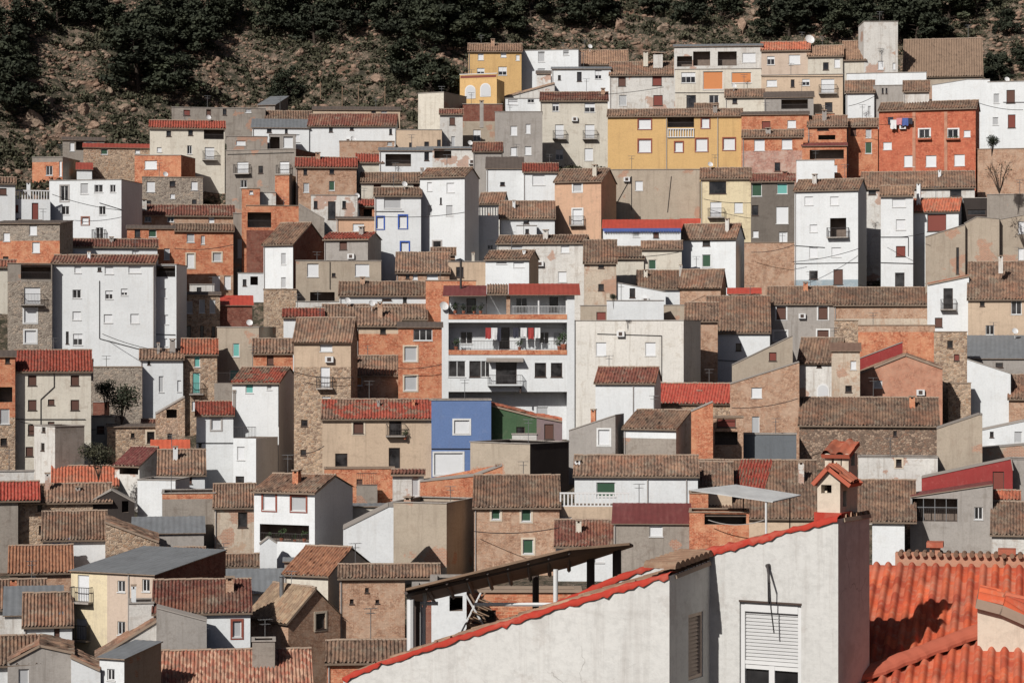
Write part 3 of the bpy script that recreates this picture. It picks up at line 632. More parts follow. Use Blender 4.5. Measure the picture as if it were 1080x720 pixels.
h(692,784,424,452,'st','stone house with bright red ribbed roof',roof='t:405:vred',side=790,dep=5,chim=[(738,411,428,5,'br')])
h(729,752,432,488,'br','orange brick gable strip in front of the red ribbed roof',prof=[(729,434),(752,424)],dep=3)
h(752,784,440,480,'bt','brick house with red hatch and dark yard opening',wins='x766,462,24,14 r766,446,20,9',dep=4)
h(810,882,320,358,'gr','grey house with white framed brown windows under long roof',roof='t:303:brown',wins='b824,330,10,13/wh b868,330,10,13/wh y823,354,14,10/wh b868,352,12,8/wh')
h(880,982,321,348,'bt','ruined tan brick house with plaster remnants under long brown roof',roof='t:304:brown',band=(336,'bt','st2'))
h(978,1022,300,358,'wh','white house with iron balcony and orange roof edge at right',prof=[(978,300),(1022,291)],ptile='orange',wins='k+1000,315,10,22 b990,340,8,10',dep=4)
h(1021,1092,315,358,'be','beige house with large brown roof at right edge',roof='t:277:brown',wins='k1036,320,5,6 d1072,324,11,15 d1044,348,9,10')
h(772,836,368,390,'tn','long sloping cement wall house above the brick gable',prof=[(772,385),(836,354)],wins='r815,376,8,9',dep=4,front=40)
h(770,843,398,458,'bt','brick house with sloping top and single white window',prof=[(770,405),(843,382)],wins='w798,414,11,11 y797,448,8,18',dep=5)
h(842,885,381,424,'wg','peeling white and brick house with arched niche',roof='t:357:brown',side=893,dep=5,wins='k864,385,5,5 a868,413,10,14')
h(877,907,370,424,'st2','small plaster ruin house left of salmon gable',wins='k895,410,7,7 w900,385,6,9',roof='s:362:brownsheet',front=30)
h(905,986,343,392,'bt','ruined brick wall house with bright orange patch',band=(350,'bt','br'),dep=4)
h(907,952,386,402,'rd','slanting bright red wall house above the salmon gable',prof=[(907,378),(950,361)],dep=2.5)
h(900,994,388,424,'sa','salmon rendered gable house with small grey window',prof=[(900,396),(955,374),(994,388)],wins='y926,405,9,8',ptile='brown',dep=5)
h(952,985,364,392,'wh','small white house scrap between red wall and cement block',dep=3)
h(985,1020,350,420,'st','shadowed stone house in the alley at right',side=None,wins='k1002,363,6,8 r1009,377,6,7',dep=4)
h(1014,1095,378,392,'gr','house with broad grey sheet roof at right edge',roof='s:354:grey',wins='k1054,385,8,5')
h(1020,1066,382,444,'wh','tall blank white gable wall at right',prof=[(1020,379),(1066,394)],dep=5)
h(1064,1095,420,450,'bt','brick house with brown roof at right edge beyond white gable',roof='t:396:brown')
h(843,990,448,484,'ru','long rubble stone house with shaggy brown roof',roof='t:420:brown',wins='k944,457,4,6 k897,464,3,4',chim=[(962,417,432,6,'br'),(892,432,440,8,'cr')])
h(905,989,482,508,'wg','whitewashed stone house below the rubble house with one window',wins='k948,488,6,8/cr',dep=3)
h(988,1036,446,502,'tn','plain cement wall house with sloping top right of rubble house',prof=[(988,452),(1033,437),(1036,438)],dep=4)
h(1024,1095,449,470,'wh','white shed house at right edge with tiny window',prof=[(1024,456),(1095,441)],wins='k1046,458,4,6 y1074,461,8,12',dep=4)
h(1022,1095,469,494,'tn','cement wall house below white shed at right edge',prof=[(1022,474),(1095,468)],dep=3)
h(972,1068,494,524,'rd','house with sloping dark red painted wall at right',prof=[(972,504),(1066,484),(1068,496)],wins='r1053,507,12,20',dep=3)
h(1064,1095,484,520,'gr','grey cement house at right edge beside dark red wall',dep=3)
h(960,1047,520,586,'gr','grey block house with wide black glazed porch and small window',prof=[(960,524),(1047,511)],psheet='maroon',wins='X986,536,48,27 d1032,541,9,13',dep=5,key='CH2')
h(920,954,549,586,'wh','white walled house with large brown tile roof lower right',roof='t:507:brown',xr=(905,964))
h(1046,1095,563,588,'wg','whitewashed house with brown roof at lower right edge',roof='t:530:brown')
h(1047,1075,526,540,'br','narrow house with orange tile strip at right edge',roof='t:518:orange')
# --- lower middle
h(455,518,422,506,'bl','bright blue house with white window and white garage door',wins='w487,450,16,14/wh w473,489,30,23/wh',lines=[(455,473,497,473)],band=None,dep=5)
h(517,568,432,470,'gn','dark green house with orange tile roof and black window',prof=[(517,427),(568,440)],ptile='orange',wins='k549,455,9,10',dep=5)
h(566,593,444,468,'mv','mauve end wall house with brown door beside green house',prof=[(566,439),(593,444)],ptile='orange',wins='b579,455,10,16',dep=4)
h(340,456,441,498,'be','wide beige house with red roof and small flowered balcony',roof='t:422:redmix',wins='b378,451,11,12/cr k360,486,13,16 k+417,449,13,20 k416,483,12,22',chim=[(436,420,432,3,'br'),(399,421,428,3,'gr')],d=9,key='DC')
h(342,416,494,524,'br','orange brick terrace wall below wide beige house',wins='b379,509,6,8',kind='wall',dep=2.5)
h(414,447,500,526,'wg','small white rooftop room with dark grey door',roof='t:496:dred',wins='y438,514,7,18')
h(443,530,500,534,'br','orange brick parapet house with rising top edge',prof=[(443,508),(500,502),(530,491)],dep=3,chim=[(525,489,496,5,'bd')])
h(268,332,518,580,'wh','white house with red framed windows and dark gable side',roof='t:501:brown',side=372,dep=7,wins='w284,529,13,17/rb y315,531,15,15/rb x300,562,52,18',key='DE')
h(226,269,534,584,'st2','old whitewashed house with cracked front and tile roof',roof='t:511:brown',wins='y241,545,1,10 k256,548,10,16')
h(171,227,520,558,'cb','grey cement wall house with strip of red brick on top',band=(526,'br','cb'))
h(18,98,529,578,'st','rubble house with sagging brown roof and three small windows',roof='t:511:brown',xr=(18,116),wins='k42,535,5,8 d75,545,8,11 k44,558,6,8',chim=[(82,512,526,5,'gr'),(50,498,514,5,'wg')])
h(-14,19,527,592,'cb','grey house with bright red roof at lower left edge',roof='t:509:vred',xr=(-14,40))
h(55,124,512,522,'bt','low house with faded orange roof in the lower left',roof='t:492:orange',chim=[(104,500,512,4,'wh')])
h(97,142,532,548,'dk','dark gabled shed with black doorway in lower left',prof=[(97,528),(118,517),(142,530)],wins='x132,534,7,12',kind='shed',dep=3)
h(45,112,568,584,'wh','low white house with blue trimmed windows under brown roof',roof='t:540:brown',wins='w52,572,6,5/bl w68,572,9,5/bl')
h(111,168,558,594,'st','tan stone gable house with tile roof rising behind',prof=[(111,550),(168,571)],dep=7,ptile='brown')
h(140,215,562,580,'gr','low house with blue grey sheet roof in lower left',roof='s:545:grey',dep=4)
h(10,76,603,618,'bt','low brick house with broad ochre brown roof',roof='t:576:ochre',wins='w35,606,6,7')
h(-14,48,641,652,'wg','house with mottled brown roof at lower left edge',roof='t:612:brown')
h(5,66,648,652,'wg','low house with dark grey sheet roof amid brown tile roofs',roof='s:618:grey',front=60)
h(25,76,659,690,'wh','white house with brown tile roof and open brown shutter',roof='t:626:brown',wins='b60,666,6,11')
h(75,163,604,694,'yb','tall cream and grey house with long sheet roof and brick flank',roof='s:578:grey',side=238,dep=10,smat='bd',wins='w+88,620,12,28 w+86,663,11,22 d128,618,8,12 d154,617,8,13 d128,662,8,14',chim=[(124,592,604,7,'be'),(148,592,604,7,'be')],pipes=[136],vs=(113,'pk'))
h(136,162,636,672,'wg','small white outbuilding with birdhouse chimney beside cream house',chim=[(141,616,640,5,'wh')],dep=3,front=60)
h(162,264,645,676,'wh','white house with wide bright red roof in lower left',roof='t:612:dred',wins='y250,663,9,17/rb r175,648,8,4 r204,650,8,6',front=40)
h(165,218,650,684,'gr','grey cement wall house with leaning poles in front',prof=[(165,641),(218,655)],dep=2,front=60)
h(8,79,692,735,'gr','grey gable house with plank door in bottom left corner',prof=[(8,698),(42,680),(79,688)],wins='y25,714,11,18',ptile='brown',dep=5,xl=1)
h(-14,9,700,735,'wh','white house with brown roof in the very bottom left corner',roof='t:672:brown',xr=(-14,42))
h(75,106,704,735,'wh','white house with steep brown tile roof at bottom left',prof=[(75,692),(106,706)],ptile='brown',dep=4)
h(105,131,694,735,'wh','white house with dark grey sheet roof at bottom left',roof='s:676:grey',side=170,dep=4.5,smat='tn',wins='d117,711,8,12',xr=None)
h(100,165,672,690,'wg','low house with long slanting tile roof beside grey roof',prof=[(100,694),(165,654)],ptile='brown',dep=3,front=30)
h(160,328,722,735,'be','house with big mottled red brown tile roof at bottom edge',roof='t:686:mottle')
h(262,304,651,705,'bt','tan brick house with straw coloured tile roof and sunlit side',roof='t:618:straw',side=359,dep=5,smat='bt',swins='k338,655,10,16/cr',chim=[(297,606,625,5,'mt')])
h(266,290,676,705,'cb','square grey cement chimney house with open top vents',kind='chimney_tower',wins='x278,670,10,7',dep=2,xonly=1,front=45)
h(358,427,608,712,'bt','broad sunlit brick wall house with putlog holes',roof='t:596:brown',xr=(358,462),wins='k387,622,4,5 k371,634,4,5 k398,634,4,4')
h(345,425,697,730,'br','low brick house with brown tile roof beside the red edged wall',roof='t:676:brown',xr=(345,440))
h(300,346,605,625,'cr','cream walled house with neat orange brown roof',roof='t:577:ochre',side=392,dep=8)
h(215,300,626,648,'wg','jumble of low sheds with grey roof among red roofs',roof='s:600:grey',wins='x275,620,20,10',kind='shed',front=35)
h(274,292,573,606,'wh','white dovecote shaped rooftop chimney house',kind='chimney_tower',prof=[(274,574),(283,567),(292,573)],dep=1.2)
h(413,471,530,604,'tn','plain tan cement house with stained chimney and dark side',side=500,dep=7,chim=[(431,523,540,8,'tn')])
h(362,415,545,598,'wh','white sloping gable wall house left of the tan cement house',prof=[(362,558),(410,534),(415,534)],dep=4)
h(366,416,534,552,'cr','low cream house with grey roof edge behind white gable',roof='s:531:grey',dep=3)
h(500,590,534,594,'bt','tan brick house with green shutters and dentilled tile eave',roof='t:502:brown',wins='g523,541,9,13/cr g555,542,10,15/cr g557,576,11,15/cr')
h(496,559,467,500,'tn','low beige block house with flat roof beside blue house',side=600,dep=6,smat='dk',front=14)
h(600,649,446,494,'gr','grey gable house with white framed blind in lower middle',prof=[(600,454),(649,438)],wins='w637,461,12,16/wh',side=658,dep=4,chim=[(626,431,446,5,'br')])
h(658,713,451,484,'wg','house with brown hipped roof and stained cement base',roof='t:433:brown',band=(462,'wh','cb'),side=742,dep=7,chim=[(703,443,462,4,'bd')])
h(606,736,501,534,'wh','white house with green garage shutter behind balustrade',roof='t:481:brown',wins='g639,516,20,15',pipes=[683,724],xr=(612,736),key='EF',chim=[(609,484,520,6,'wh')])
h(590,664,534,564,'be','beige terrace base carrying a white balustrade',rail='bal',dep=4,key='EFT',wins='w598,552,10,14')
h(647,728,552,594,'cb','grey block house with maroon sheet roof and white blind',roof='s:531:maroon',wins='w692,559,14,13')
h(586,646,575,600,'wh','house with mottled red brown roof behind the sunshade frame',roof='t:549:dred',wins='w604,586,12,12 w632,586,10,14')
h(727,790,540,594,'br','orange brick terrace house under a white sheet canopy',wins='x765,544,44,18',dep=4,key='EI')
h(727,747,520,560,'br',into='EI',dep=3)
h(735,862,545,560,'be','house with wide patched brown and red tile roof',roof='t:486:brown',chim=[(845,486,500,6,'wg')])
h(783,840,458,490,'bg','blank blue grey rendered wall house with rubble top',dep=3)
h(735,772,512,520,'be','narrow low house with grey brown tiles beside white house',roof='t:488:brown',front=60)
h(1031,1095,157,208,'bt','long tan brick retaining wall under the white houses at right edge',kind='wall',dep=2)
h(96,150,387,424,'sg','rough stone retaining wall at the back of the shaded gully',kind='wall',dep=2,d=1)
h(251,278,288,310,'wh','small white house with dark opening below the dark red brick wall',wins='k258,298,4,7 x268,296,8,9',front=3)
h(-14,36,497,510,'wg','low whitewashed yard wall in front of the cream four storey house',kind='wall',dep=1.5)
h(312,358,318,328,'wg','pale concrete terrace ledge below the grey cement block house',kind='wall',dep=1.5,front=4)
h(455,480,268,282,'bt','small tan room with brown tile roof above the balcony house',roof='t:262:brown',wins='k467,275,4,5')
h(150,172,448,462,'bt','tiny brick lean-to with red tiles against the ragged stone house',roof='t:443:dred',front=8)
h(226,250,404,420,'cb','cement terrace box with railing beside turquoise shutters',rail='iron',dep=2,front=6)
h(376,398,512,526,'cb','low cement terrace with iron railing before the orange brick wall',rail='iron',dep=2,front=6)
h(560,592,486,500,'dk','black water tank box on the terrace right of the beige block',dep=1.5,front=8,kind='shed')
h(697,716,449,468,'bt','narrow brick lean-to with tile roof beside the white house in front of cream',roof='t:443:brown',dep=3,front=2)
h(880,905,338,352,'st','crumbling stone wall end under the long brown roof',kind='wall',dep=1.5,front=3)
h(1000,1024,404,424,'st','low rough stone yard wall left of the tall white gable',kind='wall',dep=1.5,front=2)
h(300,330,268,280,'cr','cream parapet room behind the grey cement block house',dep=2,roof='s:265:grey')
h(733,757,121,132,'oc',into='AU1',roof='t:110:brown',dep=3)
h(240,272,596,612,'bd','small dark brick shed with brown tiles behind the bright red roof',roof='t:585:brown',front=5)
h(300,330,592,602,'cb','low grey terrace shed beside the dovecote chimney',roof='s:588:grey',dep=2,front=4)
h(345,362,590,606,'bt','small brick lean-to right of the neat orange brown roof',roof='t:584:brown',dep=3,front=2)
h(185,215,586,596,'bt','tan brick shed peeping over the long grey sheet roof',roof='t:578:brown',dep=3,front=2)
h(540,566,458,470,'wg','low white parapet annexe in front of the green wall',dep=1.5,front=2)
h(716,738,500,516,'cr','little cream annexe with tile roof at the right of the green garage house',roof='t:494:brown',dep=2.5,front=3)
h(416,440,398,412,'bt','small tan brick lean-to beside the orange brick block',roof='t:390:brown',dep=2.5,front=3)
h(612,640,262,276,'cr','small cream box room with flat top left of the tile roofed cream houses',dep=2,front=1)
h(545,566,238,250,'wh','tiny white annexe under the shaggy brown tile roof',wins='k556,244,4,5',dep=1.5,front=3)
h(860,880,120,132,'br','small orange brick chimney room above the grey hipped roof',dep=2,front=2)
h(20,44,232,242,'tn','low tan parapet in front of the tall brown shuttered door',dep=1.5,front=2,kind='wall')
h(200,226,300,312,'wg','small white yard box at the foot of the orange brick house',dep=1.5,front=4,wins='k210,306,5,6')
# ------------------------------------------------------------------ terrain height (lower envelope of all house bases)
HS.append(dict(x0=465,x1=606,yt=331,yb=454,wall='wh',key='APT',custom=True,dep=8.5,roof='f',side=None,
    label='white apartment house with two open loggias and maroon roof, centre of town'))
FRS = layout(HS)
BYKEY = {f.k['key']: f for f in FRS if f.k.get('key')}
_h = np.array([(f.cx, f.w/2+1.0, f.ymin-.8, f.ymax+.6, f.zv-1.0) for f in FRS])
def ground(X, Y):
    X = np.asarray(X, float); Y = np.asarray(Y, float)
    z = np.full(np.broadcast(X, Y).shape, 1e9)
    for cx, hw, y0, y1, zh in _h:
        z = np.minimum(z, zh+.84*np.maximum(0, Y-y1)+.25*np.maximum(0, np.abs(X-cx)-hw))
    return z
def gnd(x, y): return float(ground(x, y))

# ------------------------------------------------------------------ windows and doors
BL = dict(w='bw', b='bb', r='brr', g='bgn', t='btq', o='bor', y='by')
def opening(root, basis, kind, s0, s1, z0, z1, T, sur, bal, big):
    """one window: frame (with sill) > pane / shutter / surround, set back in its reveal"""
    fw = min(.07, (s1-s0)*.14); hh = z1-z0
    isdoor = hh > 1.75*(s1-s0) and hh > 2.0
    nm = 'garage_door' if (s1-s0) > 2.2 and kind in 'wr' and hh > 1.9 and kind != 'x' and big else ('balcony_door' if bal else 'window')
    b = MB(); o0, o1 = .08, .15
    b.box(s0, s0+fw, o0, o1, z0, z1, 0, T); b.box(s1-fw, s1, o0, o1, z0, z1, 0, T)
    b.box(s0+fw, s1-fw, o0, o1, z1-fw, z1, 0, T); b.box(s0+fw, s1-fw, o0, o1, z0, z0+fw, 0, T)
    if not bal: b.box(s0-.06, s1+.06, -.06, .16, z0-.07, z0, 0, T)
    if kind in 'dh' and (s1-s0) > .55: 
        n = 2 if s1-s0 < 1.9 else 3 if s1-s0 < 2.6 else 4
        for i in range(1, n):
            q = s0+(s1-s0)*i/n; b.box(q-.035, q+.035, o0+.005, o1-.005, z0+fw, z1-fw, 0, T)
    fm = 'dframe' if kind in 'kbr' else 'frame'
    w = b.build(nm, fm, root, basis)
    def sheet(a0, a1, c0, c1, off, mat, name):
        p = MB(); p.box(a0, a1, off, off+.03, c0, c1, 0, T)
        # uv on the outward face: metres across / 0..1 over a nominal metre for the slats
        p.build(name, mat, w)
    a0, a1 = s0+fw*.6, s1-fw*.6
    if kind in 'dk': sheet(a0, a1, z0+.02, z1-.02, .125, 'glass', 'pane')
    elif kind == 'h':
        zm = z0+hh*(.42+.25*random.random())
        sheet(a0, a1, zm, z1-.02, .10, 'bw', 'shutter'); sheet(a0, a1, z0+.02, zm-.01, .13, 'glass', 'pane')
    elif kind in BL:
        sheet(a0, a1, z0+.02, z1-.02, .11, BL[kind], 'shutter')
    if sur:
        r = MB(); q = .17
        for (aa, bb, cc, dd) in ((s0-q, s0, z0-q, z1+q), (s1, s1+q, z0-q, z1+q), (s0, s1, z1, z1+q), (s0, s1, z0-q, z0-.07 if not bal else z0)):
            if dd > cc: r.box(aa, bb, -.035, .06, cc, dd, 0, T)
        r.build('surround', 'sur_'+sur, w)
    return w
def railing(root, basis, s0, s1, z, off0, T, mat='iron', style='iron', parent=None, hgt=1.15, sides=True):
    b = MB()
    if style == 'bal':
        b.box(s0, s1, off0, off0+.16, z+1.08, z+1.22, 0, T); b.box(s0, s1, off0, off0+.16, z, z+.1, 0, T)
        n = max(3, round((s1-s0)/.34))
        for i in range(n+1):
            q = s0+.07+(s1-s0-.14)*i/n; b.box(q-.06, q+.06, off0+.03, off0+.13, z+.1, z+1.08, 0, T)
        return b.build('balustrade', 'frame', parent or root, None if parent else basis)
    b.box(s0, s1, off0, off0+.05, z+hgt-.05, z+hgt, 0, T); b.box(s0, s1, off0+.01, off0+.04, z+.06, z+.1, 0, T)
    n = max(2, round((s1-s0)/.16))
    for i in range(n+1):
        q = s0+.015+(s1-s0-.03)*i/n; b.box(q-.012, q+.012, off0+.012, off0+.036, z+.1, z+hgt-.05, 0, T)
    if sides:
        for q in (s0, s1-.03):
            b.box(q, q+.03, off0+.05, -.003, z+hgt-.05, z+hgt, 0, T)
            m = max(1, round(abs(off0)/.18))
            for i in range(1, m+1):
                o = off0*(1-i/(m+1)); b.box(q+.003, q+.027, o-.012, o+.012, z, z+hgt-.05, 0, T)
    return b.build('railing', mat, parent or root, None if parent else basis)
def parse(ws):
    out = []
    for tok in (ws or '').split():
        tok, _, sur = tok.partition('/'); kind = tok[0]; bal = tok[1:2] == '+'
        nums = [float(v) for v in tok[2 if bal else 1:].split(',')]
        if nums[2] < 2: continue
        out.append((kind, bal, sur, nums))
    return out
# ------------------------------------------------------------------ one wall with real openings
def wall_face(mb, vs, prof, zb, ops, T, m, band=None, mb2=1, uoff=0.):
    """prof: [(s,z)...] top line; ops: list of (s0,s1,z0,z1,depth,slot)"""
    S = sorted(set([round(p[0], 4) for p in prof]+[round(v, 4) for o in ops for v in o[:2]]+([round(vs, 4)] if vs else [])))
    S = [v for v in S if prof[0][0]-1e-4 <= v <= prof[-1][0]+1e-4]
    Z = sorted(set([round(zb, 4)]+[round(v, 4) for o in ops for v in o[2:4]]+([round(band, 4)] if band else [])))
    def top(s): return float(np.interp(s, [p[0] for p in prof], [p[1] for p in prof]))
    for a, b in zip(S[:-1], S[1:]):
        if b-a < 1e-4: continue
        ta, tb = top(a+1e-6), top(b-1e-6); lo = min(ta, tb)
        zz = [z for z in Z if z < lo-.02]
        for i, z in enumerate(zz):
            z2 = zz[i+1] if i+1 < len(zz) else None
            cm = (a+b)/2; zm = (z+(z2 if z2 else lo))/2
            if z2 is not None and any(o[0]-1e-4 <= cm <= o[1]+1e-4 and o[2]-1e-4 <= zm <= o[3]+1e-4 for o in ops): continue
            q = [(a, z), (b, z), (b, z2 if z2 is not None else tb), (a, z2 if z2 is not None else ta)]
            mm = mb2 if (band and zm < band) or (vs and cm > vs) else m
            mb.poly([T(s, 0, v) for s, v in q], [(s+uoff, v) for s, v in q], mm)
    for s0, s1, z0, z1, d, slot in ops:
        for q in (((s0,0,z0),(s0,d,z0),(s0,d,z1),(s0,0,z1)), ((s1,0,z0),(s1,0,z1),(s1,d,z1),(s1,d,z0)),
                  ((s0,0,z1),(s0,d,z1),(s1,d,z1),(s1,0,z1)), ((s0,0,z0),(s1,0,z0),(s1,d,z0),(s0,d,z0))):
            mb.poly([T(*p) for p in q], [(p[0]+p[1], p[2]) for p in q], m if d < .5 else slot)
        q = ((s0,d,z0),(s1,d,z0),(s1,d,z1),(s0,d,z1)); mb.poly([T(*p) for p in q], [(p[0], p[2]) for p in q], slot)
WN = dict(wh='white_house', wg='whitewashed_house', br='brick_house', bt='brick_house', bd='brick_house', bp='brick_house', rb='brick_house',
          st='stone_house', sg='stone_house', ru='stone_house', cb='concrete_house', tn='cement_house', gr='grey_house', gd='grey_house')
def top_part(name, root, basis, f, w, zt, mat):
    b = MB(); b.box(-.06, w+.06, -.07, .2, zt-.01, zt+.07)
    b.box(-.06, .18, .2, f.dep-.2, zt-.01, zt+.07); b.box(w-.18, w+.06, .2, f.dep-.2, zt-.01, zt+.07)
    b.box(-.06, w+.06, f.dep-.2, f.dep+.06, zt-.01, zt+.07)
    return b.build(name, mat, root, basis)
def antenna(root, basis, x, y, z, hgt, parent=None):
    b = MB(); b.tube((x, y, z), (x, y, z+hgt), .032, 4)
    for q, L in ((.02, .9), (.35, .6)):
        zz = z+hgt-q; b.tube((x-.5*L, y-.2, zz), (x+.5*L, y+.2, zz), .024, 3)
        for i in range(5):
            t = -.45*L+.9*L*i/4; b.tube((x+t-.12, y+.4*t+.25, zz+.005), (x+t+.12, y+.4*t-.25, zz+.005), .012, 3)
    return b.build('antenna', 'mt', parent or root, None if parent else basis)
def dish(root, basis, x, y, z, parent=None, r=.36, pole=.7):
    b = MB(); c = Vector((x, y, z+pole)); ax = Vector((.35, -.85, .42)).normalized(); q = ax.to_track_quat('Z', 'Y')
    rings = []
    for k in range(4):
        rr = r*k/3; rings.append([c+q@Vector((rr*math.cos(2*math.pi*i/14), rr*math.sin(2*math.pi*i/14), .28*rr*rr/r)) for i in range(14)])
    for k in range(3):
        for i in range(14):
            j = (i+1) % 14; b.poly([rings[k][i], rings[k][j], rings[k+1][j], rings[k+1][i]] if k else [rings[0][0], rings[1][j], rings[1][i]][::-1])
    b.tube((x, y+.08, z-.1), c-ax*.03, .03, 5); b.tube(c+q@Vector((0, -r, .1)), c+ax*r*.8, .015, 3)
    return b.build('satellite_dish', 'frame', parent or root, None if parent else basis)
def chimney(parent, basis, x, y, z0, z1, w, mat):
    b = MB(); h = w/2
    if mat == 'mt':
        b.tube((x, y, z0), (x, y, z1-.12), h, 10); b.tube((x, y, z1-.12), (x, y, z1), h*1.5, 10, h*.6)
        return b.build('chimney', 'mt', parent, basis)
    b.box(x-h, x+h, y-h, y+h, z0, z1-.32)
    for a in (-1, 1):
        for c in (-1, 1): b.box(x+a*h*.7-.07, x+a*h*.7+.07, y+c*h*.7-.07, y+c*h*.7+.07, z1-.32, z1-.1)
    b.box(x-h*.5, x+h*.5, y-h*.5, y+h*.5, z1-.32, z1-.16, 1)
    b.box(x-h*1.25, x+h*1.25, y-h*1.25, y+h*1.25, z1-.1, z1, 2)
    return b.build('chimney', [mat, 'dframe', 'edge'], parent, basis)

def build_house(f, rootinfo=None):
    k = f.k; w, dep = f.w, f.dep
    zg = min(gnd(x, y) for x, y in f.corners()); zg = k.get('zfloor', min(zg, f.zv-1.))
    if rootinfo is None:
        nm = 'shed' if k.get('kind') == 'shed' else k.get('kind') or WN.get(k['wall'], 'house')
        root = bpy.data.objects.new(nm, None); COL.objects.link(root)
        root.matrix_world = f.matrix(zg); root.empty_display_size = .5
        root['label'] = k['label']; root['category'] = {'shed':'shed','tower':'tower','wall':'wall','chimney_tower':'chimney'}.get(k.get('kind'), 'house')
        root['group'] = 'houses stacked up the hillside' if not k.get('kind') else 'outbuildings among the houses'
        basis = None; z0 = zg; f.root = root; f.basis = None; f.z0 = zg
    else:
        root, g = rootinfo; z0 = zg; f.root = root; f.z0 = zg
        basis = g.matrix(g.z0).inverted() @ f.matrix(zg); f.basis = basis
    if k.get('custom'): return f
    L = lambda z: z-z0
    # --- top profile
    if f.rt == 'p':
        prof = [f.map(px, py) for px, py in k['prof']]; prof = [(s, L(z)) for s, z in prof]
        prof[0] = (0., prof[0][1]); prof[-1] = (w, prof[-1][1])
    else: prof = [(0., L(f.ze)), (w, L(f.ze))]
    zb = 0.
    ops = []; wins = parse(k.get('wins'))
    for kind, bal, sur, (px, py, pw, ph) in wins:
        if kind == 'a': continue
        s0, zt = f.map(px-pw/2, py-ph/2); s1, _ = f.map(px+pw/2, py-ph/2)
        _, zc = f.map(px, py-ph/2); _, zd = f.map(px, py+ph/2)
        s0 = max(.12, s0); s1 = min(w-.12, s1); z1, zz = L(zc), L(zd)
        lim = min(np.interp(s0, [p[0] for p in prof], [p[1] for p in prof]), np.interp(s1, [p[0] for p in prof], [p[1] for p in prof]))-.12
        z1 = min(z1, lim); zz = max(.1, zz)
        if s1-s0 < .15 or z1-zz < .15: continue
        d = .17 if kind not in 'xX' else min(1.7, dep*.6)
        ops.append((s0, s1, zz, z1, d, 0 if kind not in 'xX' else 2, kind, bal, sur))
    # drop overlapping openings
    keep = []
    for o in ops:
        if all(o[1] < q[0]-.03 or o[0] > q[1]+.03 or o[3] < q[2]-.03 or o[2] > q[3]+.03 for q in keep): keep.append(o)
    ops = keep
    mb = MB(); T = lambda s, o, z: (s, o, z)
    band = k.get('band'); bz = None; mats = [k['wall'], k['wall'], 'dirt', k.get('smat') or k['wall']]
    if band: bz = L(f.map((f.x0+f.x1)/2, band[0])[1]); mats[0], mats[1] = band[1], band[2]
    vs = k.get('vs')
    if vs: mats[1] = vs[1]; vs = f.map(vs[0], (k['yt']+k['yb'])/2)[0]
    wall_face(mb, vs, prof, zb, [o[:6] for o in ops], T, 0, bz, 1)
    za, zc = prof[0][1], prof[-1][1]
    # --- sides and back
    if f.rt == 't':
        zr = L(f.zr); r = f.r
        if dep > r*1.2: sp = [(0, 1), (r, zr), (dep, zr-(zr-za)*min(1, (dep-r)/r))]
        else: sp = [(0, 1), (dep, zr)]
        spL = [(0, za)]+sp[1:]; spR = [(0, zc)]+sp[1:]
    elif f.rt == 's':
        zr = L(f.zr); spL = [(0, za), (dep, zr)]; spR = [(0, zc), (dep, zr)]
    else: spL = [(0, za), (dep, za)]; spR = [(0, zc), (dep, zc)]
    TR = lambda s, o, z: (w-o, s, z); sops = []
    if k.get('swins'):
        for kind, bal, sur, (px, py, pw, ph) in parse(k['swins']):
            a, zt = f.mapside(px-pw/2, py-ph/2); b_, _ = f.mapside(px+pw/2, py); _, zd = f.mapside(px, py+ph/2)
            sops.append((max(.1, a), min(dep-.1, b_), L(zd), L(zt), .17, 0, kind, bal, sur))
    wall_face(mb, None, spR, zb, [o[:6] for o in sops], TR, 3, None, 3, w)
    TL = lambda s, o, z: (o, dep-s, z); spLr = [(dep-s, z) for s, z in spL[::-1]]
    wall_face(mb, None, spLr, zb, [], TL, 3 if not band else 0, bz, 1, -dep)
    zB0, zB1 = spL[-1][1], spR[-1][1]
    mb.poly([(w, dep, zb), (0, dep, zb), (0, dep, zB0), (w, dep, zB1)], [(0, 0), (w, 0), (w, zB0), (0, zB1)], 3)
    if f.rt == 'p' and len(prof) > 2: mb.poly([(s, dep, z) for s, z in prof]+[(w, dep, min(za, zc)-.05), (0, dep, min(za, zc)-.05)], None, 3)
    rail = k.get('rail')
    if f.rt == 'f':                   # flat roof deck a little below its parapet
        zd = za-(.02 if rail else .35); mb.poly([(0, 0, zd), (w, 0, zd), (w, dep, zd), (0, dep, zd)], [(0, 0), (w, 0), (w, dep), (0, dep)], 2)
        if not rail:
            mb.poly([(w, .2, zd), (0, .2, zd), (0, .2, za), (w, .2, za)], None, 2)
    mb.build('wall', mats, root, basis)
    # --- roof
    roof = None; rm = {'t': 't_', 's': 's_'}
    x0, x1 = 0., w
    if k.get('xr'):
        a, b_ = k['xr']; x0 = min(0., f.map(a, (k['yt']+(f.yr or k['yt']))/2, f.r or 0)[0]) if a < f.x0-2 else 0.
        x1 = max(w, f.map(b_, (k['yt']+(f.yr or k['yt']))/2, f.r or 0)[0]) if b_ > f.x1+2 else w
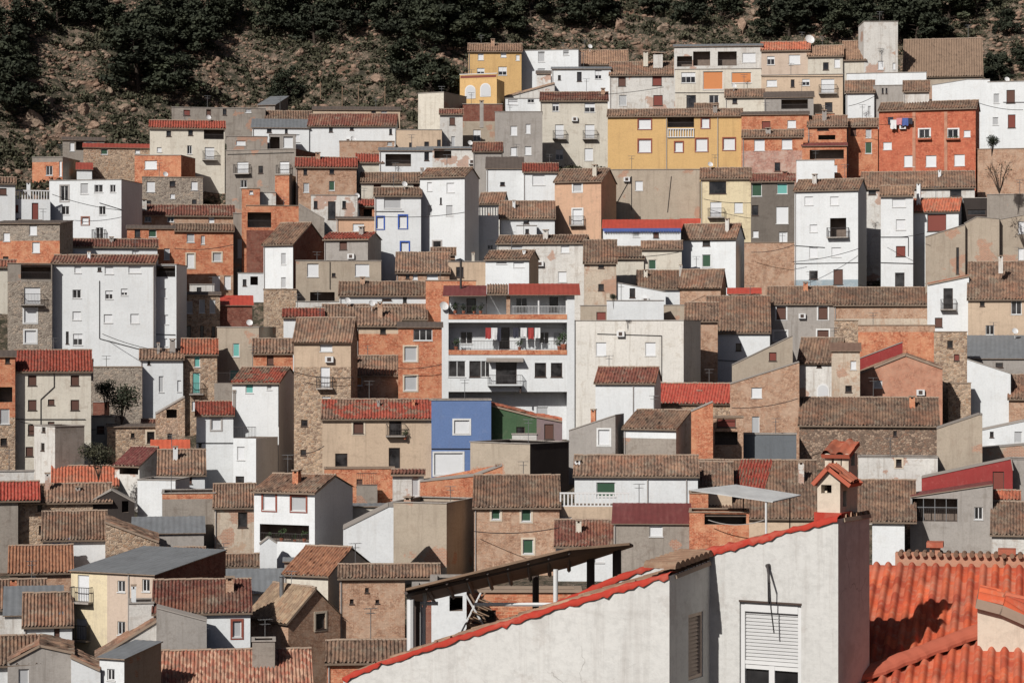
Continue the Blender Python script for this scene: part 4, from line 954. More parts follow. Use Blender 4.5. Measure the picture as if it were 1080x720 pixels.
    if f.rt in 'ts':
        za = L(f.ze); zr = L(f.zr); r = f.r; sl = (zr-za)/r
        ov = .34 if f.rt == 't' else .22; oe = .16
        V = Vector((0, 1, sl)); ln = V.length; V /= ln
        ex = MB(); O = (x0-oe, -ov, za-ov*sl+.07)
        Lx = x1-x0+2*oe; run = (r+ov)*ln
        mat = ('t_' if f.rt == 't' else 's_')+f.rc
        if f.rt == 't' and dep > r*1.2:
            zb2 = zr-(zr-za)*min(1, (dep-r)/r)
            y2 = dep+.15; sb = (zr-zb2)/(dep-r)
            ex.poly([(x0-oe, r, zr+.08), (x1+oe, r, zr+.08), (x1+oe, y2, zb2-.15*sb+.08), (x0-oe, y2, zb2-.15*sb+.08)], None, 1)
        if f.rt == 't':                                    # row of ridge caps
            n = max(3, int(Lx/.4))
            for i in range(n):
                a = x0-oe+Lx*i/n; b_ = x0-oe+Lx*(i+1)/n+.03; zz = zr+.1+RNG.normal(0, .015)
                ex.tube((a, r, zz), (b_, r, zz+.02), .11, 6, .1, 1)
            if k.get('dent', 1):
                for i in range(int(w/.42)): ex.box(.1+i*.42, .24+i*.42, -ov+.06, 0, za-.14, za+.02, 1)
        me = tile_sheet(O, (1, 0, 0), V, Lx, run, kind=f.rt, extra=ex, mats=(mat, 'edge'), pitch=(.35 if f.D > 235 else .3 if f.D > 200 else .26) if f.rt == 't' else .5, amp=.125 if f.D > 235 else .1, course=.45 if f.rt == 't' else 1.2)
        roof = link('roof', me, root, basis)
    elif f.rt == 'p':
        rf = k.get('ptile') or k.get('psheet'); segs = []
        V0 = None; mbs = MB()
        for i, ((a, z_a), (b_, z_b)) in enumerate(zip(prof[:-1], prof[1:])):
            up = Vector((b_-a, 0, z_b-z_a)); ln = up.length; up /= ln
            if rf:
                # tile courses climb along the facade line, columns run into depth
                if z_b >= z_a: O = Vector((a, dep+.1, z_a+.06)); U = Vector((0, -1, 0)); V = up
                else: O = Vector((b_, -.12, z_b+.06)); U = Vector((0, 1, 0)); V = -up
                me = tile_sheet(O, U, V, dep+.22, ln, kind='t' if k.get('ptile') else 's', extra=MB(), mats=('t_'+rf if k.get('ptile') else 's_'+rf, 'edge'), pitch=.35)
                o = link('roof', me, root, basis); roof = roof or o
            else:
                n = Vector((-up.z, 0, up.x))
                A, B = Vector((a, -.06, z_a)), Vector((b_, -.06, z_b)); tv = n*.09
                P = [A, B, B+tv, A+tv]; Q = [p+Vector((0, dep+.12, 0)) for p in P]
                for q in ((P[0],P[1],P[2],P[3]), (Q[1],Q[0],Q[3],Q[2]), (P[3],P[2],Q[2],Q[3]), (P[1],P[0],Q[0],Q[1]), (P[0],P[3],Q[3],Q[0]), (P[2],P[1],Q[1],Q[2])): mbs.poly(q)
        if not rf: roof = mbs.build('coping', 'conc', root, basis)
    elif not rail: roof = top_part('coping', root, basis, f, w, za, 'conc' if k['wall'] not in ('br','bt','sg','st') else 'edge')
    if rail:
        if rail == 'par':
            b = MB(); b.box(0, w, 0, .2, za, za+.75); b.box(-.05, w+.05, -.04, .24, za+.75, za+.85, 1); b.box(.1, w-.1, -.012, 0, za+.25, za+.6, 2)
            b.build('parapet', ['oc', 'frame', 'brr'], root, basis)
        else: railing(root, basis, .02, w-.02, za, 0., T, style=rail, sides=False)
    # --- windows, balconies
    for o in ops+sops:
        s0, s1, zz, z1, d, slot, kind, bal, sur = o
        TT = T if o in ops else TR
        if kind in 'xX':
            if kind == 'X':
                b = MB(); n = 4
                for i in range(n+1):
                    q = s0+(s1-s0)*i/n; b.box(q-.03, q+.03, .05, .11, zz, z1, 0, TT)
                b.box(s0, s1, .055, .105, (zz+z1)/2+.2, (zz+z1)/2+.26, 0, TT); b.build('porch_frame', 'mt', root, basis)
                railing(root, basis, s0, s1, zz, .12, TT, sides=False)
            elif s1-s0 > 1.6 and z1-zz > 1.2 and random.random() < .6: railing(root, basis, s0, s1, zz, .04, TT, sides=False, hgt=min(.9, (z1-zz)*.5))
            if bal: pass
            else: continue
        else: opening(root, basis, kind, s0, s1, zz, z1, TT, sur, bal, f.D < 1e3)
        if bal:
            b = MB(); b.box(s0-.35, s1+.35, -.62, 0, zz-.13, zz, 0, TT)
            bb = b.build('balcony', 'conc', root, basis)
            railing(root, basis, s0-.33, s1+.33, zz, -.6, TT, parent=bb)
    for kind, bal, sur, (px, py, pw, ph) in wins:      # round arched windows sit proud of the wall in a moulded ring
        if kind != 'a': continue
        s, z = f.map(px, py); z = L(z); rw = f.map(px+pw/2, py)[0]-s; hh = (ph/2)*f.D/F
        def arch(q, o, g):
            pts = [(s-rw-g, o, z-hh-g), (s+rw+g, o, z-hh-g)]
            return pts+[(s+(rw+g)*math.cos(t), o, z+hh-rw+(rw+g)*math.sin(t)) for t in [math.pi*i/12 for i in range(13)]]
        for nm2, mt, g, o in (('window', 'frame', .16, -.05), ('shutter', 'bw', 0., -.075)):
            b = MB(); P = arch(0, o, g); b.poly(P)
            for p, q in zip(P, P[1:]+P[:1]): b.poly([q, p, (p[0], 0, p[2]), (q[0], 0, q[2])])
            ww = b.build(nm2, mt, root if nm2 == 'window' else ww, basis if nm2 == 'window' else None)
    # --- pipes, cables, chimneys, aerials
    for ln in k.get('lines', []):
        a = f.map(ln[0], ln[1]); c = f.map(ln[2], ln[3])
        b = MB(); b.tube((a[0], -.05, L(a[1])), (c[0], -.05, L(c[1])), .04, 5); b.build('cable', 'wire', root, basis)
    for px in k.get('pipes', []):
        s, _ = f.map(px, (k['yt']+k['yb'])/2); b = MB(); b.tube((s, -.07, 0), (s, -.07, L(f.ze)-.05), .055, 6); b.build('drainpipe', 'pipe', root, basis)
    par = roof or root; pb = None if roof else basis
    for px, y0, y1, pw, mat in k.get('chim', []):
        off = (f.r or dep*.5)*.62; s, z = f.map(px, y0, off); s2, z2 = f.map(px, y1, off)
        ww = max(.28, pw*f.D/F); chimney(par, pb, s, off, L(z2)-.9, L(z), ww, mat)
    n = len(k['label'] or '')
    rr = random.Random(hash_(k)); big = w > 4 and f.rt in 'tsf' and not k.get('into')
    zt = L(f.zr) if f.zr else prof[0][1]; yr = f.r or dep*.5
    if big and rr.random() < .6: antenna(root, basis, w*rr.uniform(.15, .85), yr, zt-.05, rr.uniform(1.2, 2.3), None)
    if big and rr.random() < .1: dish(root, basis, w*rr.uniform(.1, .9), yr*.8, zt-.2, None)
    if w > 4.5 and f.rt == 't' and not k.get('chim') and rr.random() < .5:
        s = w*rr.uniform(.15, .85); o_ = (f.r or 2)*rr.uniform(.4, .85); chimney(par, pb, s, o_, zt-1.4, zt+rr.uniform(.25, .8), rr.uniform(.45, .7), rr.choice(['cr','wg','br','bt','gr','bd']))
    if w > 3.2 and f.rt in 'ts' and k['wall'] not in ('ru','st') and rr.random() < .55 and not k.get('pipes'):
        b = MB(); zz = prof[0][1]; b.tube((.12, -.07, 0), (.12, -.07, zz-.05), .05, 6); b.build('drainpipe', 'pipe', root, basis)
    if w > 5 and ops and rr.random() < .45:
        s = w*rr.uniform(.2, .8); z = prof[0][1]-rr.uniform(1.2, 3.)
        if all(not(o[0]-.9 < s < o[1]+.9 and o[2]-.7 < z < o[3]+.7) for o in ops) and z > 1:
            b = MB(); b.box(s-.42, s+.42, -.34, -.03, z-.3, z+.3); b.box(s-.2, s+.2, -.345, -.34, z-.2, z+.2, 1); b.build('air_conditioner', ['frame', 'dframe'], root, basis)
    if k.get('fringe'):
        b = MB(); nF = 60
        for i in range(nF):
            a = w*i/nF; hgt = .34+.16*abs(math.sin(i*math.pi/2)); b.poly([(a, -.28, L(f.ze)-hgt), (a+w/nF, -.28, L(f.ze)-hgt), (a+w/nF, -.24, L(f.ze)+.02), (a, -.24, L(f.ze)+.02)])
        b.build('awning_fringe', 'blue', root, basis)
    return f
def hash_(k): return int(k['x0']*7919+k['yt']*104729+k['yb']) & 0x7fffffff
for f in FRS:
    if not f.k.get('into'): build_house(f)
for f in FRS:
    if f.k.get('into'): g = BYKEY[f.k['into']]; build_house(f, (g.root, g))

# ------------------------------------------------------------------ ground sheet: town slope and mountain in one
def tag(o, label, cat, group=None, kind=None):
    if label: o['label'] = label
    if cat: o['category'] = cat
    if group: o['group'] = group
    if kind: o['kind'] = kind
    return o
XS = np.concatenate([np.linspace(-700, -110, 30)[:-1], np.arange(-110, 110.1, .75), np.linspace(110, 700, 30)[1:]])
YS = np.concatenate([np.linspace(-400, 120, 20)[:-1], np.arange(120, 250, 1.5), np.arange(250, 372, .7), np.linspace(372, 1200, 40)])
GX, GY = np.meshgrid(XS, YS)
GZ = np.minimum(ground(GX, GY), 420)
_top = np.array([(f.cx, f.ymax) for f in FRS])
def fract(x, y, z): return mnoise.fractal(Vector((x, y, z)), .9, 2.1, 5)
for i in range(GX.shape[0]):
    for j in range(GX.shape[1]):
        y = GY[i, j]; x = GX[i, j]
        if y < 262 or abs(x) > 130 or y > 420: continue
        # free mountainside only: as soon as the slope has climbed clear of the houses
        n = np.hypot(_top[:,0]-x, np.maximum(0, y-_top[:,1]))
        amp = min(1., max(0., (float(GZ[i, j])-26-0*x)/8.)) if y > 290 else 0
        if amp > 0: GZ[i, j] += amp*(1.1*fract(x*.16, y*.16, 3.)+.5*abs(fract(x*.5, y*.5, 9.)))
def rock_mat():
    t = NT('mountain_ground', .95); g = t.n('TexCoord').outputs['Object']
    c = t.ramp(t.noise(g, .5, 8, .75), [(.36, C(58,52,44)), (.48, C(92,84,66)), (.57, C(142,122,100)), (.66, C(124,102,80))])
    vo = t.n('TexVoronoi'); t.set(vo.inputs['Vector'], g); vo.inputs['Scale'].default_value = 1.5
    sx = t.n('SeparateColor'); t.set(sx.inputs[0], vo.outputs['Color'])
    c = t.mix(t.rangef(sx.outputs[0], .55, .6, 0, .7), c, C(160,136,116))
    c = t.mix(t.rangef(t.noise(g, 1.6, 7, .8), .47, .58), c, C(70,69,50))
    c = t.mix(t.rangef(t.noise(g, 5., 4, .8), .48, .62, 0, .6), c, C(56,50,42))
    c = t.mix(t.rangef(t.noise(g, .14, 3), .58, .7, 0, .45), c, C(156,104,80))
    t.bump(t.noise(g, 2.2, 8, .8), 1., .6)
    return t.out(c)
MDEF['mountain'] = rock_mat
gm = grid_mesh('ground', np.stack([GX, GY, GZ], -1), np.stack([GX, GY], -1), ['mountain'])
o = link('ground', gm); tag(o, None, None, None, 'structure')
_yi = YS; 
def gz(x, y):
    i = int(np.clip(np.searchsorted(YS, y)-1, 0, len(YS)-2)); j = int(np.clip(np.searchsorted(XS, x)-1, 0, len(XS)-2))
    a = (y-YS[i])/(YS[i+1]-YS[i]); b = (x-XS[j])/(XS[j+1]-XS[j])
    return (GZ[i,j]*(1-b)+GZ[i,j+1]*b)*(1-a)+(GZ[i+1,j]*(1-b)+GZ[i+1,j+1]*b)*a
def hill(px, py):
    """where the sight line first meets the mountainside"""
    for y in np.arange(255, 420, .5):
        if kz(py)*y <= gz(kx(px)*y, y): return Vector((kx(px)*y, y, gz(kx(px)*y, y)))
    return None
# ------------------------------------------------------------------ apartment house with the loggias
MDEF.update(
  leaf=lambda: leafmat('pine_foliage', C(60,65,46), C(38,42,33), C(88,88,62)),
  leaf2=lambda: leafmat('scrub_foliage', C(78,76,54), C(50,50,38), C(110,104,76)),
  leaf3=lambda: leafmat('plant_foliage', C(70,92,52), C(44,62,36), C(110,120,70)),
  bark=lambda: plain('bark', C(66,55,46), .95, .3),
  rock=lambda: rockmat(),
  cap=lambda: plaster('orange_mortar', C(184,88,58), .6, C(176,124,96), .2),
  redmortar=lambda: plaster('red_painted_mortar', C(174,54,38,ds=.05), .3, C(170,110,86), .15),
  fgwhite=lambda: plaster('whitewashed_wall', C(194,191,185), .3, C(150,138,128), .05, True),
  steel=lambda: plain('dark_steel', C(74,62,56), .6), 
  shade=lambda: plain('brown_boards', C(122,98,82), .8, .25),
  pinkf=lambda: plain('pink_fabric', C(196,120,124), .8), redf=lambda: plain('red_fabric', C(160,50,46), .8),
  darkf=lambda: plain('dark_fabric', C(52,52,64), .8), yellowf=lambda: plain('yellow_canvas', C(206,150,80), .8),
  wood=lambda: plain('weathered_wood', C(140,112,88), .85, .3),
  wsheet=lambda: sheet('pale_canopy_sheet', C(186,186,184), .5, C(150,146,140), .3),
)
def leafmat(name, a, b, c):
    t = NT(name, .8); g = t.n('TexCoord').outputs['Object']; 
    x = t.ramp(t.noise(g, 1.1, 6, .75), [(.3, b), (.52, a), (.72, c)])
    oi = t.n('ObjectInfo'); x = t.mix(t.rangef(oi.outputs['Random'], 0, 1, 0, .5), x, mul(b, .9))
    t.b.inputs['Subsurface Weight'].default_value = 0.
    return t.out(x)
def rockmat():
    t = NT('rock', .95); g = t.n('TexCoord').outputs['Object']
    x = t.ramp(t.noise(g, 1.3, 8, .75), [(.3, C(100,86,74)), (.5, C(140,118,98)), (.7, C(180,154,130))])
    oi = t.n('ObjectInfo'); x = t.mix(t.rangef(oi.outputs['Random'], .6, 1, 0, .4), x, C(158,116,92))
    t.bump(t.noise(g, 3., 8, .8), 1., .25); return t.out(x)
def leaves(mb_or_none, centres, radii, n, size, rng, up=.4):
    """n leaf-clump faces spread through ellipsoids; returns vertex and face arrays"""
    k = len(centres); pick = rng.integers(0, k, n)
    d = rng.normal(size=(n, 3)); d /= np.linalg.norm(d, axis=1)[:, None]
    r = rng.random(n)**.42
    p = np.array(centres)[pick]+d*r[:, None]*np.array(radii)[pick]
    a = rng.normal(size=(n, 3)); a /= np.linalg.norm(a, axis=1)[:, None]
    b = np.cross(a, d+rng.normal(size=(n, 3))*.7); b /= np.linalg.norm(b, axis=1)[:, None]+1e-9
    s = (size*rng.uniform(.5, 1.3, n))[:, None]
    v = np.stack([p-a*s-b*s*.6, p+a*s-b*s*.35, p+a*s*.7+b*s*.7, p-a*s*.6+b*s*.5], 1).reshape(-1, 3)
    return v
def leaf_mesh(name, v, mat):
    nq = len(v)//4; me = bpy.data.meshes.new(name)
    me.vertices.add(len(v)); me.vertices.foreach_set('co', v.astype('f').ravel())
    me.loops.add(len(v)); me.loops.foreach_set('vertex_index', np.arange(len(v), dtype='i'))
    me.polygons.add(nq); me.polygons.foreach_set('loop_start', (np.arange(nq)*4).astype('i'))
    me.materials.append(M(mat)); me.update(calc_edges=True); return me
def empty(name, mat_or_loc, label, cat, group=None):
    r = bpy.data.objects.new(name, None); COL.objects.link(r)
    if isinstance(mat_or_loc, Matrix): r.matrix_world = mat_or_loc
    else: r.location = mat_or_loc
    r.empty_display_size = .4
    return tag(r, label, cat, group)
def potted_plant(loc, h, label, group='potted plants on terraces', seed=0, flowers=None):
    rng = np.random.default_rng(seed+5); root = empty('potted_plant', loc, label, 'plant', group)
    b = MB(); b.tube((0,0,0), (0,0,h*.32), h*.13, 10, h*.19); b.build('pot', 'pot', root)
    st = MB()
    for i in range(5):
        a = rng.uniform(0, 6.28); st.tube((0,0,h*.3), (math.cos(a)*h*.2, math.sin(a)*h*.2, h*.75), h*.015, 4)
    st.build('stem', 'bark', root)
    v = leaves(None, [(0,0,h*.65),(h*.1,0,h*.85),(-h*.12,.0,h*.6)], [(h*.32,h*.3,h*.28)]*3, 130, h*.06, rng)
    link('foliage', leaf_mesh('foliage', v, 'leaf3'), root)
    return root
f = BYKEY['APT']; root = f.root; z0 = f.z0; W = f.w; DEP = f.dep
def A(px, py, off=0.): s, z = f.map(px, py, off); return s, z-z0
def AS(px, off=0.): return A(px, 360, off)[0]
def AZ(py, off=0.): return A(535, py, off)[1]
I = lambda s, o, z: (s, o, z)
bk = 1.7                                                     # the real wall stands this far behind the slab edges
fin0, fin1 = AS(473), AS(598)
zt1, zfl1, zfl1b = AZ(311), AZ(331.5), AZ(337)                # top loggia, its slab
zfl2, zfl2b, zb3 = AZ(369), AZ(375), AZ(413)
# back wall with doors and windows
mb = MB(); ops = []
def op(px, py, pw, ph, off, kind, sur=''):
    s0, z1 = A(px-pw/2, py-ph/2, off); s1, zz = A(px+pw/2, py+ph/2, off); return (s0, s1, zz, z1, .17, 0, kind, False, sur)
back_ops = [op(492,356,13,13,bk,'d'), op(532,356,11,22,bk,'k'), op(574,356,10,12,bk,'d'), op(588,356,8,12,bk,'y'), op(497,322,10,15,bk,'k'), op(550,322,12,16,bk,'d'), op(584,321,9,16,bk,'k'), op(572,437,12,16,bk,'y')]
TB = lambda s, o, z: (s, o+bk, z)
wall_face(mb, None, [(fin0, zt1+.12), (fin1, zt1+.12)], 0., [o[:6] for o in back_ops], TB, 0)
# the two end fins, sides and rear
for a, b_, mm in ((0., fin0, 0), (fin1, W, 0)):
    topz = zt1 if a > 0 else AZ(322)
    mb.box(a, b_, 0., DEP, 0., topz, mm)
mb.box(fin0, fin1, DEP-.2, DEP, 0., zt1+.2, 0)
mb.poly([(fin0, bk+.1, zt1+.1), (fin1, bk+.1, zt1+.1), (fin1, DEP-.2, zt1+.1), (fin0, DEP-.2, zt1+.1)], None, 0)
mb.build('wall', ['wh', 'wh', 'dirt'], root)
for o_ in back_ops: opening(root, None, o_[6], *o_[:4], TB, '', False, False)
def slab(name, py0, py1, mats, split=.75):
    b = MB(); za, zc = AZ(py1), AZ(py0); zm = zc-(zc-za)*split
    b.box(fin0+.003, fin1-.003, 0., bk-.003, za, zm-.003, 1); b.box(fin0+.003, fin1-.003, -.05, .12, zm, zc, 0); b.box(fin0+.003, fin1-.003, .121, bk-.003, zm, zc-.25, 1)
    return b.build(name, mats, root)
slab('terrace_slab', 331.5, 340, ['br', 'wh'], .6)
slab('loggia_slab', 369, 379, ['br', 'wh'], .5)
# third floor: projecting box with its windows
b = MB(); T0 = lambda s, o, z: (s, o+.0, z)
ops3 = [op(482,389,18,17,0,'d'), op(501,389,12,17,0,'k'), op(512,389,9,17,0,'d'), op(534,393,22,24,0,'k'), op(570,390,12,15,0,'k'), op(587,390,12,15,0,'k')]
wall_face(b, None, [(fin0, AZ(379)-.01), (fin1, AZ(379)-.01)], zb3, [o[:6] for o in ops3], T0, 0)
b.poly([(fin0, 0, zb3), (fin0, bk, zb3), (fin1, bk, zb3), (fin1, 0, zb3)], None, 0)
pj = b.build('projecting_storey', ['wh', 'wh', 'dirt'], root)
for o_ in ops3: opening(root, None, o_[6], *o_[:4], T0, '', False, False)
b = MB(); s0, s1 = AS(514), AS(551); zz = AZ(405); b.box(s0, s1, -.75, -.003, zz-.16, zz); bl = b.build('balcony', 'wh', root)
railing(root, None, s0+.03, s1-.03, zz, -.73, I, parent=bl, hgt=1.)
b = MB(); zc = AZ(377.5); b.poly([(s0-.1, -.8, zc-.28), (s1+.1, -.8, zc-.28), (s1+.1, -.06, zc+.02), (s0-.1, -.06, zc+.02)]); b.box(s0-.1, s1+.1, -.83, -.78, zc-.42, zc-.27); b.build('balcony_canopy', 'conc', root)
b = MB(); s, z = A(549, 407); b.tube((s, -.3, z-.1), (s, -.3, z-.75), .09, 8); b.build('wall_lamp', 'dframe', root)
# railings of the two loggias
railing(root, None, fin0+.05, fin1-.05, AZ(369), .1, I, sides=False, hgt=1.0)
railing(root, None, AS(540), fin1-.05, AZ(331.5), .1, I, mat='frame', sides=False, hgt=.9)
railing(root, None, fin0+.05, AS(513), AZ(331.5), .1, I, sides=False, hgt=.9)
b = MB(); b.box(AS(534), AS(538), .0, .4, AZ(331.5), AZ(312)); b.build('pier', 'bt', root)
for px in (568, 597.5):
    b = MB(); s = AS(px); b.box(s-.08, s+.08, .1, .26, AZ(331.5), zt1); b.build('post', 'frame', root)
for px in (474, 513):
    b = MB(); s = AS(px); b.box(s-.04, s+.04, .1, .18, AZ(331.5), zt1); b.build('post', 'iron', root)
def terrace_roof(p0, p1, ye, yr, mat, kind, ov=.5):
    s0, s1 = AS(p0), AS(p1); ze = AZ(ye); r = 3.2
    mid = f.P[1]+W*f.u[1]/2; zr = kz(yr)*(mid+r*f.v[1])-z0; sl = (zr-ze)/(r+ov); V = Vector((0, 1, sl)); L_ = V.length
    me = tile_sheet((s0, -ov, ze), (1,0,0), V/L_, s1-s0, (r+ov)*L_, kind=kind, extra=MB(), mats=(mat, 'edge'), pitch=.3 if kind == 't' else .5)
    return link('roof', me, root)
terrace_roof(467, 513, 312, 301, 's_maroon', 's', .7); terrace_roof(513.4, 536, 310, 300, 't_brown', 't'); terrace_roof(536.4, 612, 311, 299, 's_red', 's')
b = MB(); s, z = A(486, 300, 2.); b.tube((s, 2., z-.6), (s, 2., z+2.6), .13, 8); b.build('flue', 'iron', root)
dish(root, None, *(lambda q: (q[0], -.1, q[1]))(A(468, 326)), r=.5, pole=.3)
# things standing and hanging on the loggias
def world(f, z0, s, o, z): return f.matrix(z0) @ Vector((s, o, z))
plants = [(480,331,.9,'bushy potted plant at the left end of the roof terrace railing'),(489,331,.8,'potted plant second from the left behind the terrace railing'),(500,331,.7,'small potted plant in the middle of the left terrace railing'),(507,331,.8,'potted plant beside the brick pier on the roof terrace'),
  (590,369,1.,'potted plant by the pale blind at the right of the middle loggia'),(601,369,1.5,'large spreading potted plant at the right end of the loggia rail'),(481,369,.9,'low potted plant at the left end of the middle loggia'),(548,369,.8,'potted plant under the laundry in the middle loggia')]
for i, (px, py, h_, lb) in enumerate(plants):
    s = min(AS(px), fin1-.35); potted_plant(world(f, z0, s, .45, AZ(py)+.0), h_*1.35, lb, 'potted plants on the apartment loggias', i)
def garment(name, f, z0, s, o, z, w, h, mat, label, group):
    """a piece of laundry folded over its line, with sag and ripples"""
    b = MB(); n = 8
    for side in (0, 1):
        hh = h*(1 if side == 0 else .7); oo = o-.03 if side == 0 else o+.03
        for i in range(n):
            a, c = i/n, (i+1)/n
            ra, rc = .04*math.sin(a*9+s*3), .04*math.sin(c*9+s*3)
            qa, qc = s+w*a, s+w*c
            tr = .06*math.sin(a*math.pi*3+s)
            b.poly([(qa, oo+ra*(1 if side else -1), z-hh+tr), (qc, oo+rc*(1 if side else -1), z-hh+.06*math.sin(c*math.pi*3+s)), (qc, o, z), (qa, o, z)])
    ob = b.build(name, mat); ob.matrix_world = f.matrix(z0); return tag(ob, label, 'laundry', group)
zl = AZ(342)
for i, (px, w_, h_, mt, lb) in enumerate([(512,.6,1.2,'redf','dark red cloth hung in the loggia left of the door'),(518,.7,1.3,'white','white sheet hung right beside the dark red cloth'),(524,.45,1.5,'darkf','dark trousers hanging next to the loggia door'),(541,.6,1.1,'darkf','dark shirt hanging right of the loggia door'),(549,.7,1.,'white','white shirt in the middle of the loggia washing line'),(557,.6,1.2,'redf','red cloth right of the white shirt in the loggia'),(564,.6,1.1,'white','last white cloth on the loggia washing line')]):
    garment('laundry', f, z0, AS(px), .5, zl-.35, w_, h_, mt, lb, 'laundry hanging in the apartment loggia')
b = MB(); b.tube((fin0, .5, zl-.35), (fin1, .5, zl-.35), .015, 4); b.build('washing_line', 'wire', root)
# lounge chair at the left end
r_ = empty('deck_chair', f.matrix(z0)@Matrix.Translation((AS(480)+1.2, .9, AZ(369)-.18)), 'dark folded deck chair at the left end of the middle loggia', 'chair')
b = MB(); b.box(-.5,.5,-.3,.3,.32,.38); b.build('seat','darkf',r_); b = MB(); b.poly([(-.5,-.3,.38),(-.5,.3,.38),(-.95,.3,1.),(-.95,-.3,1.)]); b.box(-.97,-.93,-.3,.3,.95,1.02); b.build('backrest','darkf',r_)
for a in (-.45,.45):
    for c in (-.27,.27): b = MB(); b.tube((a,c,0),(a,c,.33),.025,5); b.build('leg','iron',r_)
# laundry of the orange red house and a few other named places
f = BYKEY['BM']
def Bp(px, py, off=0.): s, z = f.map(px, py, off); return s, z-f.z0
for i, (px, py, w_, h_, mt, lb) in enumerate([(937,124,.7,1.0,'darkf','dark cloth at the left end of the line on the orange red house'),(939.5,127,.8,1.2,'white','long white cloth on the left of the line on the orange red house'),(946,125,.7,.9,'pinkf','pink cloth in the middle of the line on the orange red house'),(952,125,.8,1.0,'blue','blue cloth hung right of the pink cloth'),(958,125,.6,.8,'darkf','small dark cloth at the right end of the wall washing line')]):
    s, z = Bp(px, py); garment('laundry', f, f.z0, s, -.5-.05*(i % 2), z, w_, h_, mt, lb, 'laundry hanging on the orange red house')
b = MB(); s0, z = Bp(935, 124.5); s1, _ = Bp(966, 124.5); b.tube((s0, -.5, z), (s1, -.5, z), .02, 4); b.tube((s0, 0, z), (s0, -.55, z), .03, 4); b.tube((s1, 0, z), (s1, -.55, z), .03, 4); b.build('washing_line', 'wire', f.root)
for px in (964, 997.5):                                          # pale pilasters
    s, z = Bp(px, 118); b = MB(); b.box(s-.2, s+.2, -.05, .05, 0, z); b.build('pilaster', 'sa', f.root)
for px in (975, 1005):
    s, z = Bp(px, 146); b = MB(); b.box(s-.9, s+.9, -.4, -.06, z-.2, z, 0); fl = b.build('flower_box', 'pot', f.root)
    v = leaves(None, [(s-.4,-.22,z+.1),(s+.4,-.22,z+.1)], [(.5,.2,.2)]*2, 90, .07, np.random.default_rng(int(px))); link('foliage', leaf_mesh('foliage', v, 'leaf3'), fl)
# AU1 balustrade in front of its dark loggia, wide beige house balcony flowers, tile patch
f = BYKEY['AU1']; s0, z = f.map(704, 142.5); s1, _ = f.map(732, 142.5)
railing(f.root, None, s0, s1, z-f.z0-.35, -.18, I, style='bal', sides=False)
f = BYKEY['DC']; s, z = f.map(419, 463); 
r_ = potted_plant(f.matrix(f.z0)@Vector((s+.75, -.35, z-f.z0)), .9, 'trailing potted plant on the small balcony of the wide beige house', None, 77)
# white sheet canopy over the orange terrace house
f = BYKEY['EI']
def px3(px, py, D): return Vector((kx(px)*D, D, kz(py)*D))
D0 = f.P[1]
root = empty('canopy', px3(728, 545, D0), 'flat white sheet canopy on posts over the orange terrace house', 'canopy')
off = root.location.copy()
P = [px3(728,516,D0-1.2), px3(815,528.5,D0-2.6), px3(845,521.5,D0+2.2), px3(776,510.5,D0+4.)]
P = [p-off for p in P]; b = MB(); dn = Vector((0,0,-.09)); b.poly(P); b.poly([p+dn for p in P][::-1])
for p, q in zip(P, P[1:]+P[:1]): b.poly([p+dn, q+dn, q, p])
b.build('canopy_sheet', 'wsheet', root)
for (px, py, D) in ((808, 527, D0-2.3), (784, 520, D0+1), (833, 523, D0+1)):
    q = px3(px, py, D)-off; b = MB(); b.tube(q+Vector((0,0,-3.4)), q+Vector((0,0,-.05)), .09 if px == 808 else .05, 8); b.build('post', 'frame' if px == 808 else 'steel', root)
b = MB(); a, c = px3(747,548,D0-1)-off, px3(806,548,D0-2.3)-off; last = a
for i in range(1, 11):
    t = i/10; q = a.lerp(c, t)-Vector((0,0,.9*4*t*(1-t)*.45)); b.tube(last, q, .035, 5); last = q
b.build('hanging_cable', 'pipe', root)
# newer red tiles let into the wide brown roof
f = [g for g in FRS if g.k['yt'] == 545 and g.k['x0'] == 735][0]
a = f.map(772, 514, f.r*.55)[0]; c = f.map(806, 514, f.r*.55)[0]; sl = (f.zr-f.ze)/f.r; Vv = Vector((.17, 1, sl)); 
link('roof', tile_sheet((a, f.r*.45, f.ze-f.z0+sl*f.r*.45+.13), (1,0,0), Vv.normalized(), c-a, f.r*.55*Vv.length-.1, kind='t', extra=MB(), mats=('t_vred','edge'), pitch=.3, sag=0), f.root)
MDEF['cap2'] = lambda: plaster('terracotta_render', C(186,128,98), .4, C(160,130,108), .15)
MDEF['be2'] = lambda: plaster('pale_rough_render', C(206,190,168), .4, None, .1)
# ------------------------------------------------------------------ foreground: the white house with red verges
k = dict(x0=362, x1=706, yt=606, yb=735, wall='fgwhite', label='near white house with red painted verges and tall tiled chimney', side=749, dep=1.65, D=37., roof='f', key='FG')
f = Frame(k); f.place(37.)
ZB = -16.; root = empty('white_house', f.matrix(ZB), k['label'], 'house', 'houses stacked up the hillside')
def G(px, py, off=0.): s, z = f.map(px, py, off); return s, z-ZB
DP = f.dep; W = f.w
# left block: long wall with a climbing top line
profL = [G(px, py) for px, py in ((362,716),(385,706),(450,684),(520,662),(590,640),(660,619),(706,607))]
profL[0] = (0., profL[0][1]); profL[-1] = (W, profL[-1][1])
mb = MB(); wall_face(mb, None, profL, 0., [], I, 0)
# its short right side, with a louvred window
TR = lambda s, o, z: (W-o, s, z)
a, zt = f.mapside(726, 648); b_, zd = f.mapside(744, 712)
sw = (max(.25,a), min(DP-.3, b_), zd-ZB, zt-ZB, .12, 0)
zR0, zR1 = profL[-1][1], G(748, 583, DP)[1]
wall_face(mb, None, [(0, zR0), (DP, zR0+.12)], 0., [sw], TR, 0, None, 1, W)
